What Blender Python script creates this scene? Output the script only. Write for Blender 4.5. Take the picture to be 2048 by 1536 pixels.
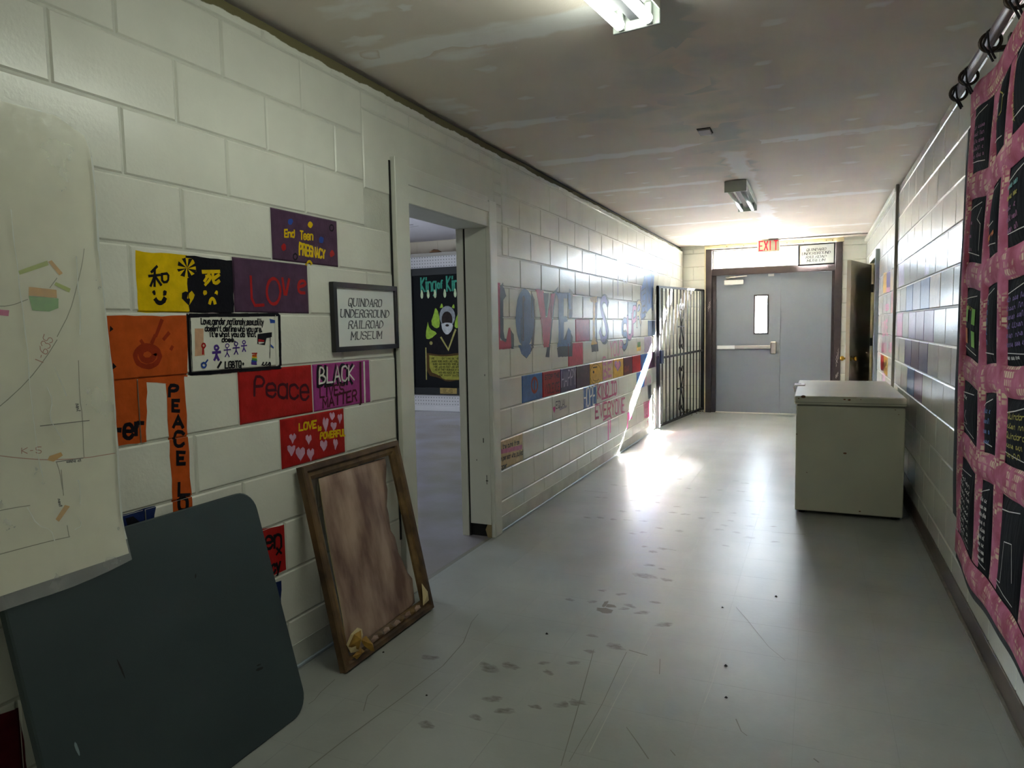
import bpy, math, random
from mathutils import Vector, Matrix
from mathutils.geometry import tessellate_polygon

for o in list(bpy.data.objects): bpy.data.objects.remove(o)
scene = bpy.context.scene
COL = scene.collection
rnd = random.Random(7)
PI = math.pi

SKY_L, SUN_E, EXPO, TUBE_L = 30.0, 760.0, 0.42, 20.0

# ------------------------------------------------------------------ camera
YAW, PITCH, ROLL, FPX = 0.4115, 0.0801, -0.0177, 1392.58
fwd = Vector((-math.sin(YAW) * math.cos(PITCH), math.cos(YAW) * math.cos(PITCH), -math.sin(PITCH)))
rgt = Vector((math.cos(YAW), math.sin(YAW), 0)); upv = rgt.cross(fwd)
r2 = rgt * math.cos(ROLL) + upv * math.sin(ROLL); u2 = -rgt * math.sin(ROLL) + upv * math.cos(ROLL)
cam_d = bpy.data.cameras.new('camera'); cam = bpy.data.objects.new('camera', cam_d); COL.objects.link(cam)
cam_d.sensor_width = 36; cam_d.lens = 36 * FPX / 2048; cam_d.clip_start = 0.02
cam.matrix_world = Matrix(((r2.x, u2.x, -fwd.x, 1.9018), (r2.y, u2.y, -fwd.y, 0), (r2.z, u2.z, -fwd.z, 1.3521), (0, 0, 0, 1)))
scene.camera = cam

# ------------------------------------------------------------------ world, sun, exposure
world = bpy.data.worlds.new('sky'); scene.world = world; world.use_nodes = True
bg = world.node_tree.nodes['Background']; bg.inputs[0].default_value = (0.74, 0.87, 1.0, 1); bg.inputs[1].default_value = SKY_L
sun_d = bpy.data.lights.new('sun', 'SUN'); sun_d.energy = SUN_E; sun_d.angle = 0.0093; sun_d.color = (1, 0.98, 0.95)
sun = bpy.data.objects.new('sun', sun_d); COL.objects.link(sun)
sun.rotation_euler = Vector((1.0, 2.0, 1.12)).to_track_quat('Z', 'Y').to_euler(); sun.location = (6, 22, 12)
def portal(name, loc, rot, sx, sy):
    d = bpy.data.lights.new(name, 'AREA'); d.shape = 'RECTANGLE'; d.size = sx; d.size_y = sy; d.cycles.is_portal = True
    o = bpy.data.objects.new(name, d); COL.objects.link(o); o.location = loc; o.rotation_euler = rot
portal('transom_portal', (1.29, 11.2, 2.335), (-PI / 2, 0, 0), 1.70, 0.30)
portal('door_glass_portal', (1.15, 11.2, 1.49), (-PI / 2, 0, 0), 0.2, 0.6)
portal('room_window_portal', (-6.05, 6.2, 1.6), (0, -PI / 2, 0), 1.3, 1.3)
scene.cycles.sample_clamp_indirect = 0; scene.cycles.diffuse_bounces = 5; scene.cycles.adaptive_threshold = 0.04; scene.cycles.glossy_bounces = 5; scene.cycles.transparent_max_bounces = 16
vs = scene.view_settings
vs.view_transform = 'Standard'; vs.look = 'None'; vs.gamma = 1; vs.use_curve_mapping = False; vs.exposure = EXPO

# ------------------------------------------------------------------ helpers
CR = 0.2032                      # block course
Y0 = 1.2861                      # first head joint
W = 2.54                         # corridor width
YF = 11.05                       # far wall
def zc(y): return 2.514 + 0.0032 * y
def hexc(h): 
    v = [int(h[i:i + 2], 16) / 255 for i in (0, 2, 4)]
    return tuple(x / 12.92 if x < .04045 else ((x + .055) / 1.055) ** 2.4 for x in v) + (1,)
MATS = {}
def mat(name, col, rough=0.6, metal=0.0, bump=0.0, bscale=60, var=0.0, vscale=8, col2=None, coat=0.0, emit=0.0, spec=0.5, vdetail=4, stretch=None):
    if name in MATS: return MATS[name]
    m = bpy.data.materials.new(name); m.use_nodes = True; nt = m.node_tree; N = nt.nodes; Lk = nt.links
    b = N['Principled BSDF']
    if isinstance(col, str): col = hexc(col)
    if isinstance(col2, str): col2 = hexc(col2)
    b.inputs['Base Color'].default_value = col; b.inputs['Roughness'].default_value = rough; b.inputs['Metallic'].default_value = metal
    b.inputs['Specular IOR Level'].default_value = spec; b.inputs['Coat Weight'].default_value = coat; b.inputs['Coat Roughness'].default_value = 0.15
    if emit: b.inputs['Emission Color'].default_value = col; b.inputs['Emission Strength'].default_value = emit
    g = N.new('ShaderNodeNewGeometry'); src = g.outputs['Position']
    if stretch:
        mp = N.new('ShaderNodeMapping'); mp.inputs['Scale'].default_value = stretch; Lk.new(src, mp.inputs[0]); src = mp.outputs[0]
    if var or col2:
        n = N.new('ShaderNodeTexNoise'); n.inputs['Scale'].default_value = vscale; n.inputs['Detail'].default_value = vdetail; Lk.new(src, n.inputs['Vector'])
        r = N.new('ShaderNodeValToRGB'); r.color_ramp.elements[0].position = 0.36; r.color_ramp.elements[1].position = 0.66
        if not col2: col2 = tuple(c * (1 - var) for c in col[:3]) + (1,)
        r.color_ramp.elements[0].color = col2; r.color_ramp.elements[1].color = col
        Lk.new(n.outputs['Fac'], r.inputs[0]); Lk.new(r.outputs[0], b.inputs['Base Color'])
    if bump:
        n2 = N.new('ShaderNodeTexNoise'); n2.inputs['Scale'].default_value = bscale; n2.inputs['Detail'].default_value = 3; Lk.new(src, n2.inputs['Vector'])
        bp = N.new('ShaderNodeBump'); bp.inputs['Strength'].default_value = 1; bp.inputs['Distance'].default_value = bump
        Lk.new(n2.outputs['Fac'], bp.inputs['Height']); Lk.new(bp.outputs[0], b.inputs['Normal'])
    MATS[name] = m; return m
def glassmat(name, tint=(1, 1, 1, 1), gl=0.08, milk=0.0, rough=0.02):
    if name in MATS: return MATS[name]
    m = bpy.data.materials.new(name); m.use_nodes = True; nt = m.node_tree; N = nt.nodes; Lk = nt.links
    N.remove(N['Principled BSDF']); out = N['Material Output']
    t = N.new('ShaderNodeBsdfTransparent'); t.inputs[0].default_value = tint
    g = N.new('ShaderNodeBsdfGlossy'); g.inputs['Roughness'].default_value = rough
    mx = N.new('ShaderNodeMixShader'); lw_ = N.new('ShaderNodeLayerWeight'); lw_.inputs[0].default_value = .5; pw = N.new('ShaderNodeMath'); pw.operation = 'POWER'; pw.inputs[1].default_value = 4.5; Lk.new(lw_.outputs['Facing'], pw.inputs[0])
    f = N.new('ShaderNodeMath'); f.operation = 'MULTIPLY_ADD'; f.inputs[1].default_value = .8; f.inputs[2].default_value = .04; Lk.new(pw.outputs[0], f.inputs[0])
    Lk.new(f.outputs[0], mx.inputs[0]); Lk.new(t.outputs[0], mx.inputs[1]); Lk.new(g.outputs[0], mx.inputs[2]); last = mx
    if milk:
        d = N.new('ShaderNodeBsdfDiffuse'); d.inputs[0].default_value = (.85, .86, .84, 1)
        n = N.new('ShaderNodeTexNoise'); n.inputs['Scale'].default_value = 9; n.inputs['Detail'].default_value = 5
        ge = N.new('ShaderNodeNewGeometry'); Lk.new(ge.outputs['Position'], n.inputs['Vector'])
        r = N.new('ShaderNodeMapRange'); r.inputs[1].default_value = .35; r.inputs[2].default_value = .7; r.inputs[3].default_value = milk * .85; r.inputs[4].default_value = milk * 1.2
        Lk.new(n.outputs['Fac'], r.inputs[0]); m2 = N.new('ShaderNodeMixShader'); Lk.new(r.outputs[0], m2.inputs[0]); Lk.new(mx.outputs[0], m2.inputs[1]); Lk.new(d.outputs[0], m2.inputs[2]); last = m2
        w = N.new('ShaderNodeTexNoise'); w.inputs['Scale'].default_value = 14; w.inputs['Detail'].default_value = 6; w.inputs['Distortion'].default_value = 1.5
        mp = N.new('ShaderNodeMapping'); mp.inputs['Scale'].default_value = (1, 1.6, .5); Lk.new(ge.outputs['Position'], mp.inputs[0]); Lk.new(mp.outputs[0], w.inputs['Vector'])
        bp = N.new('ShaderNodeBump'); bp.inputs['Distance'].default_value = .004; Lk.new(w.outputs['Fac'], bp.inputs['Height'])
        Lk.new(bp.outputs[0], g.inputs['Normal']); Lk.new(bp.outputs[0], d.inputs['Normal'])
    Lk.new(last.outputs[0], out.inputs[0]); MATS[name] = m; return m
def coverage(name, col, rough=0.7, scale=25, stretch=(1, 1, 1), lo=0.35, hi=0.6, base=None):
    """a coat (plaster, dirt, rust) laid over the material base; it thins out to bare base at the rim, where attribute 'cover' is 0"""
    if name in MATS: return MATS[name]
    m = base.copy(); m.name = name; nt = m.node_tree; N = nt.nodes; Lk = nt.links; b = [n for n in N if n.type == 'BSDF_PRINCIPLED'][0]
    a = N.new('ShaderNodeAttribute'); a.attribute_name = 'cover'; g = N.new('ShaderNodeNewGeometry')
    mp = N.new('ShaderNodeMapping'); mp.inputs['Scale'].default_value = stretch; Lk.new(g.outputs['Position'], mp.inputs[0])
    n = N.new('ShaderNodeTexNoise'); n.inputs['Scale'].default_value = scale; n.inputs['Detail'].default_value = 5; Lk.new(mp.outputs[0], n.inputs['Vector'])
    ad = N.new('ShaderNodeMath'); ad.operation = 'ADD'; Lk.new(n.outputs['Fac'], ad.inputs[0]); Lk.new(a.outputs['Fac'], ad.inputs[1])
    r = N.new('ShaderNodeMapRange'); r.inputs[1].default_value = lo + .5; r.inputs[2].default_value = hi + .5; r.interpolation_type = 'SMOOTHSTEP'; Lk.new(ad.outputs[0], r.inputs[0])
    mx = N.new('ShaderNodeMix'); mx.data_type = 'RGBA'; Lk.new(r.outputs[0], mx.inputs[0]); bc = b.inputs['Base Color']
    if bc.links: Lk.new(bc.links[0].from_socket, mx.inputs[6])
    else: mx.inputs[6].default_value = bc.default_value
    mx.inputs[7].default_value = hexc(col) if isinstance(col, str) else col; Lk.new(mx.outputs[2], bc)
    MATS[name] = m; return m

def link(name, me, parent=None, loc=None):
    o = bpy.data.objects.new(name, me); COL.objects.link(o)
    if parent: o.parent = parent
    if loc is not None: o.location = loc
    return o
def wloc(o):
    v = Vector((0, 0, 0))
    while o: v += o.location; o = o.parent
    return v
def mesh(name, vs_, fs, mats, parent=None, mi=None, smooth=False, uv=None, cover=None):
    """one mesh object; coordinates are world coordinates, the origin is the parent's"""
    off = wloc(parent) if parent else Vector((0, 0, 0))
    me = bpy.data.meshes.new(name); me.from_pydata([tuple(Vector(v) - off) for v in vs_], [], fs)
    for m in (mats if isinstance(mats, (list, tuple)) else [mats]): me.materials.append(m)
    if mi: me.polygons.foreach_set('material_index', mi)
    if smooth: me.polygons.foreach_set('use_smooth', [True] * len(me.polygons))
    if uv:
        l = me.uv_layers.new(name='UVMap')
        for p in me.polygons:
            for li, vi in zip(p.loop_indices, p.vertices): l.data[li].uv = uv[vi]
    if cover:
        at = me.attributes.new('cover', 'FLOAT', 'POINT'); at.data.foreach_set('value', cover)
    me.update(); return link(name, me, parent)
class MB:
    def __init__(s, T=None): s.v = []; s.f = []; s.T = T; s.m = []; s.cur = 0
    def add(s, vs_, fs):
        b = len(s.v); s.v += [Vector(s.T @ Vector(q)) if s.T else Vector(q) for q in vs_]
        s.f += [tuple(i + b for i in f) for f in fs]; s.m += [s.cur] * len(fs); return s
    def box(s, x0, y0, z0, x1, y1, z1, bev=0.0):
        if bev <= 0:
            v = [(x, y, z) for z in (z0, z1) for y in (y0, y1) for x in (x0, x1)]
            return s.add(v, [(0, 2, 3, 1), (4, 5, 7, 6), (0, 1, 5, 4), (2, 6, 7, 3), (0, 4, 6, 2), (1, 3, 7, 5)])
        b = bev; lo = (x0, y0, z0); hi = (x1, y1, z1); v = []; idx = {}
        for sx in (0, 1):
            for sy in (0, 1):
                for sz in (0, 1):
                    for ax in range(3):
                        q = []
                        for a, sg in enumerate((sx, sy, sz)):
                            e = hi[a] if sg else lo[a]
                            q.append(e if a == ax else e + (-b if sg else b))
                        idx[(sx, sy, sz, ax)] = len(v); v.append(tuple(q))
        F = []
        for ax in range(3):
            o1, o2 = (ax + 1) % 3, (ax + 2) % 3
            for sg in (0, 1):
                loop = []
                for a, c in ((0, 0), (1, 0), (1, 1), (0, 1)):
                    k = [0, 0, 0]; k[ax] = sg; k[o1] = a; k[o2] = c; loop.append(idx[(*k, ax)])
                F.append(tuple(loop if sg else loop[::-1]))
        for ax in range(3):
            o1, o2 = (ax + 1) % 3, (ax + 2) % 3
            for a in (0, 1):
                for c in (0, 1):
                    def kk(sg, face): k = [0, 0, 0]; k[ax] = sg; k[o1] = a; k[o2] = c; return idx[(*k, face)]
                    F.append((kk(0, o1), kk(1, o1), kk(1, o2), kk(0, o2)))
        for sx in (0, 1):
            for sy in (0, 1):
                for sz in (0, 1): F.append(tuple(idx[(sx, sy, sz, a)] for a in range(3)))
        return s.add(v, F)
    def tube(s, pts, r, n=10, cap=True):
        pts = [Vector(p) for p in pts]; rings = []; last = None
        for i, p in enumerate(pts):
            d = (pts[min(i + 1, len(pts) - 1)] - pts[max(i - 1, 0)]).normalized()
            a = Vector((0, 0, 1)) if abs(d.z) < .9 else Vector((1, 0, 0))
            if last is not None: a = last
            x = (a - d * a.dot(d)).normalized(); last = x; y = d.cross(x); rr = r[i] if isinstance(r, (list, tuple)) else r
            rings.append([p + x * rr * math.cos(2 * PI * k / n) + y * rr * math.sin(2 * PI * k / n) for k in range(n)])
        v = [q for g in rings for q in g]; F = []
        for i in range(len(pts) - 1):
            for k in range(n): F.append((i * n + k, i * n + (k + 1) % n, (i + 1) * n + (k + 1) % n, (i + 1) * n + k))
        if cap: F.append(tuple(range(n))[::-1]); F.append(tuple((len(pts) - 1) * n + k for k in range(n)))
        return s.add(v, F)
    def prism(s, poly, o, e1, e2, en, t):
        """polygon (a,b) in the plane o + a*e1 + b*e2 given thickness t along en"""
        o, e1, e2, en = map(Vector, (o, e1, e2, en)); n = len(poly)
        v = [o + e1 * a + e2 * b for a, b in poly] + [o + e1 * a + e2 * b + en * t for a, b in poly]
        F = [tuple(range(n))[::-1], tuple(range(n, 2 * n))] + [(i, (i + 1) % n, n + (i + 1) % n, n + i) for i in range(n)]
        return s.add(v, F)
    def lathe(s, prof, o, ax, n=16):
        ax = Vector(ax).normalized(); a = Vector((0, 0, 1)) if abs(ax.z) < .9 else Vector((1, 0, 0)); x = (a - ax * a.dot(ax)).normalized(); y = ax.cross(x); o = Vector(o)
        v = []; F = []
        for r, h in prof: v += [o + ax * h + (x * math.cos(2 * PI * k / n) + y * math.sin(2 * PI * k / n)) * r for k in range(n)]
        for i in range(len(prof) - 1):
            for k in range(n): F.append((i * n + k, i * n + (k + 1) % n, (i + 1) * n + (k + 1) % n, (i + 1) * n + k))
        F.append(tuple(range(n))[::-1]); F.append(tuple((len(prof) - 1) * n + k for k in range(n)))
        return s.add(v, F)
    def torus(s, o, ax, R, r, n=20, m=8):
        ax = Vector(ax).normalized(); a = Vector((0, 0, 1)) if abs(ax.z) < .9 else Vector((1, 0, 0)); x = (a - ax * a.dot(ax)).normalized(); y = ax.cross(x); o = Vector(o); v = []; F = []
        for i in range(n):
            d = x * math.cos(2 * PI * i / n) + y * math.sin(2 * PI * i / n)
            for k in range(m): v.append(o + d * (R + r * math.cos(2 * PI * k / m)) + ax * r * math.sin(2 * PI * k / m))
        for i in range(n):
            for k in range(m): F.append((i * m + k, i * m + (k + 1) % m, ((i + 1) % n) * m + (k + 1) % m, ((i + 1) % n) * m + k))
        return s.add(v, F)
    def build(s, name, m, parent=None, smooth=False):
        return mesh(name, s.v, s.f, m, parent, s.m if isinstance(m, (list, tuple)) else None, smooth)
def tag(o, label=None, cat=None, group=None, kind=None):
    for k, v in (('label', label), ('category', cat), ('group', group), ('kind', kind)):
        if v: o[k] = v
    return o
def empty(name, loc):
    o = bpy.data.objects.new(name, None); o.empty_display_size = .05; COL.objects.link(o); o.location = loc; return o
def struct(o): o['kind'] = 'structure'; return o

# ---- a stroke alphabet: digits are x (0-4) and y (baseline 2, x-height 6, capitals 8)
FONT = {'A': '02 28 42;14 34', 'B': '02 08 28 37 36 25 05;25 44 43 32 02', 'C': '47 38 18 07 03 12 32 43', 'D': '02 08 28 46 44 22 02', 'E': '42 02 08 48;05 35', 'F': '02 08 48;05 35',
 'G': '47 38 18 07 03 12 32 43 45 25', 'H': '02 08;42 48;05 45', 'I': '22 28', 'J': '48 43 32 12 03', 'K': '02 08;48 05 42', 'L': '08 02 42', 'M': '02 08 24 48 42', 'N': '02 08 42 48',
 'O': '18 07 03 12 32 43 47 38 18', 'P': '02 08 38 47 46 35 05', 'Q': '18 07 03 12 32 43 47 38 18;24 41', 'R': '02 08 38 47 46 35 05;25 42', 'S': '47 38 18 07 06 15 35 44 43 32 12 03',
 'T': '08 48;28 22', 'U': '08 03 12 32 43 48', 'V': '08 22 48', 'W': '08 12 26 32 48', 'X': '08 42;02 48', 'Y': '08 25 48;25 22', 'Z': '08 48 02 42',
 'a': '45 36 16 05 03 12 32 43;46 42', 'b': '08 02 32 43 45 36 06', 'c': '45 36 16 05 03 12 32 43', 'd': '48 42 12 03 05 16 46', 'e': '04 44 45 36 16 05 03 12 32 43', 'f': '48 38 27 22;16 36',
 'g': '46 16 05 03 12 42;46 41 30 10', 'h': '08 02;05 16 36 45 42', 'i': '26 22;28 27', 'k': '08 02;46 04 42', 'l': '28 22', 'm': '02 06;05 16 25 22;25 36 45 42', 'n': '02 06;05 16 36 45 42',
 'o': '16 05 03 12 32 43 45 36 16', 'p': '00 06 36 45 43 32 02', 'q': '40 46 16 05 03 12 42', 'r': '02 06;04 16 36', 's': '45 36 16 05 14 34 43 32 12 03', 't': '28 23 32 42;16 36', 'u': '06 03 12 32 42;46 42',
 'v': '06 22 46', 'w': '06 12 24 32 46', 'x': '06 42;02 46', 'y': '06 22;46 10', 'z': '06 46 02 42', '1': '17 28 22', '3': '07 18 38 47 46 35 44 43 32 12 03', '4': '38 04 44;36 32',
 '5': '48 08 05 35 44 43 32 12 03', '6': '48 17 04 03 12 32 43 44 35 05', '-': '15 35', ',': '22 11', '.': '22 23', "'": '28 26', '+': '15 35;24 26', ':': '23 24;26 27', '(': '38 26 24 32', ')': '18 26 24 12', ';': '22 11;25 26'}
def chaikin(p):
    q = [p[0]]
    for a, b in zip(p, p[1:]): q += [(.75 * a[0] + .25 * b[0], .75 * a[1] + .25 * b[1]), (.25 * a[0] + .75 * b[0], .25 * a[1] + .75 * b[1])]
    return q + [p[-1]]
def text_strokes(s, quad, hand=True):
    """strokes of a text laid into a quad (TL, TR, BR, BL) of 2-D points"""
    items = []; x = 0; top = 6
    if s[0] == '~':                                  # writing nobody can read: a scribbled line of so many letters
        r_ = random.Random(s + str(quad)); p = []; x = 0; n_ = int(s[1:]); top = 8
        while n_ > 0:
            k_ = min(n_, r_.randint(3, 6)); p = []
            for i in range(k_):
                h_ = r_.choice((5.5, 6, 6, 7.8)); p += r_.choice(([(x, 3), (x + 1.8, h_ - .6), (x + 1.1, h_), (x + .5, 3.4), (x + 1.6, 2.1)], [(x, 2.2), (x + .3, h_), (x + 1.5, h_ - .4), (x + 1.9, 2.2)], [(x + 1.8, 5.4), (x + .6, 6), (x + .2, 3), (x + 1.3, 2), (x + 2, 5.6), (x + 2.1, 2.1)])); x += 2.9
            items.append(chaikin(p)); n_ -= k_; x += 2.5
        s = ''
    for ch in s:
        if ch == ' ': x += 3; continue
        g = FONT.get(ch)
        if not g: continue
        nar = ch in "Iil.,':;1"
        for st in g.split(';'):
            p = [(int(q[0]) + x - (1 if nar else 0), int(q[1])) for q in st.split()]; top = max([top] + [q[1] for q in p])
            if len(p) >= 4 and ch not in 'EMNWZ': p = chaikin(p)
            items.append(p)
        x += 3 if nar else 5.2
    wd = max(x - 1.1, 1); TL, TR, BR, BL = quad; out = []
    for p in items:
        q = []
        for a, b in p:
            u = a / wd; v = (b - 2) / (top - 2)
            if hand: u += rnd.uniform(-.004, .004); v += rnd.uniform(-.02, .02)
            q.append(tuple((1 - v) * ((1 - u) * BL[i] + u * BR[i]) + v * ((1 - u) * TL[i] + u * TR[i]) for i in (0, 1)))
        out.append(q)
    return out
def ribbon(p, w, jit=.12, thin=None):
    """quads of a brush stroke of width w along 2-D points; with thin, width follows the direction like a broad nib"""
    if len(p) < 2: return []
    V = [Vector(q) for q in p]; d0 = (V[1] - V[0]); d1 = V[-1] - V[-2]
    if d0.length > 1e-6: V[0] = V[0] - d0.normalized() * w * .35
    if d1.length > 1e-6: V[-1] = V[-1] + d1.normalized() * w * .35
    L, R = [], []
    for i, q in enumerate(V):
        a = V[i] - V[i - 1] if i else V[1] - V[0]; b = V[i + 1] - V[i] if i < len(V) - 1 else a
        if a.length < 1e-7: a = b
        if b.length < 1e-7: b = a
        if a.length < 1e-7: continue
        a = a.normalized(); b = b.normalized(); t = (a + b); t = t.normalized() if t.length > 1e-4 else a
        n = Vector((-t.y, t.x)); k = 1 / max(.55, abs(n.dot(Vector((-a.y, a.x))))); h = w / 2 * k * (1 + rnd.uniform(-jit, jit))
        if thin: h = (w if abs(t.y) > .35 * abs(t.x) + .05 else w * thin) / 2 * (k if k < 1.3 else 1.1)
        L.append(q + n * h); R.append(q - n * h)
    return [[tuple(L[i]), tuple(L[i + 1]), tuple(R[i + 1]), tuple(R[i])] for i in range(len(L) - 1)]
def serif_text(s, quad, w, slant=.2):
    out = []
    for st in text_strokes(s, quad, False):
        if len(st) > 8: st = chaikin(st)
        for p, q in zip(st, st[1:]):
            d = Vector((q[0] - p[0], q[1] - p[1]))
            if d.length < 1e-7: continue
            if d.y > 0: d = -d
            th = math.atan2(d.y, d.x); k = .3 + .7 * abs(math.sin(th - .40)) ** 1.3      # broad nib: bars thin, stems thick
            out += ribbon([p, q], w * k, 0)
        for e in (0, -1):
            nb = 1 if e == 0 else -2
            d = (st[e][0] - st[nb][0], st[e][1] - st[nb][1])
            if abs(d[1]) > abs(d[0]) * .8: out += ribbon([(st[e][0] - w * .75, st[e][1]), (st[e][0] + w * .75, st[e][1])], w * .32, 0)
    zb = quad[3][1]; sg = 1 if quad[1][0] > quad[0][0] else -1
    return [[(a + sg * (b - zb) * slant, b) for a, b in q] for q in out]
def ragged(p, j):
    o = []
    for i in range(len(p)):
        a, b = Vector(p[i]), Vector(p[(i + 1) % len(p)]); n = max(1, min(10, int((b - a).length / .03)))
        for k in range(n):
            q = a.lerp(b, k / n); o.append((q.x + rnd.uniform(-j, j), q.y + rnd.uniform(-j, j)))
    return o
def tris(p):
    return [[p[i] for i in t] for t in tessellate_polygon([[Vector((a, b, 0)) for a, b in p]])]
def clip(poly, x0, y0, x1, y1):
    for ax, lim, sg in ((0, x0, 1), (0, x1, -1), (1, y0, 1), (1, y1, -1)):
        o = []
        for i in range(len(poly)):
            a, b = poly[i - 1], poly[i]; da = (a[ax] - lim) * sg; db = (b[ax] - lim) * sg
            if (da >= 0) != (db >= 0):
                t = da / (da - db); o.append((a[0] + (b[0] - a[0]) * t, a[1] + (b[1] - a[1]) * t))
            if db >= 0: o.append(b)
        poly = o
        if len(poly) < 3: return None
    return poly
def flat(name, polys, fn, m, parent):
    """thin print on a surface; fn maps 2-D to 3-D"""
    v = []; f = []; nr = None
    for i, p in enumerate(polys):
        q = [Vector(fn(*t)) for t in p]
        if nr is None:
            nr = (q[1] - q[0]).cross(q[2] - q[0]); nr = nr.normalized() if nr.length > 1e-12 else None
        if nr: q = [t + nr * ((i % 40) * 4e-6) for t in q]
        f.append(tuple(range(len(v), len(v) + len(p)))); v += q
    return mesh(name, v, f, m, parent)
def daub(name, pts, fn, m, parent, edge=1.0):
    """patch given by its outline (2-D, star-shaped), thin at the rim: 'cover' runs from 0 at the rim to edge at the middle"""
    cx = sum(p[0] for p in pts) / len(pts); cy = sum(p[1] for p in pts) / len(pts); n = len(pts)
    v = []; c = []
    for s_, cv in ((1.0, 0.0), (.72, edge * .75), (.35, edge)):
        for p in pts: v.append(fn(cx + (p[0] - cx) * s_, cy + (p[1] - cy) * s_)); c.append(cv)
    v.append(fn(cx, cy)); c.append(edge); f = []
    for r in (0, 1):
        for i in range(n): f.append((r * n + i, r * n + (i + 1) % n, (r + 1) * n + (i + 1) % n, (r + 1) * n + i))
    for i in range(n): f.append((2 * n + i, 2 * n + (i + 1) % n, 3 * n))
    return mesh(name, v, f, m, parent, cover=c)
def oval(cx, cy, rx, ry, n=14, j=.18, rot=0):
    o = []
    for i in range(n):
        a = 2 * PI * i / n; k = 1 + rnd.uniform(-j, j); x = rx * k * math.cos(a); y = ry * k * math.sin(a)
        o.append((cx + x * math.cos(rot) - y * math.sin(rot), cy + x * math.sin(rot) + y * math.cos(rot)))
    return o

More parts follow.
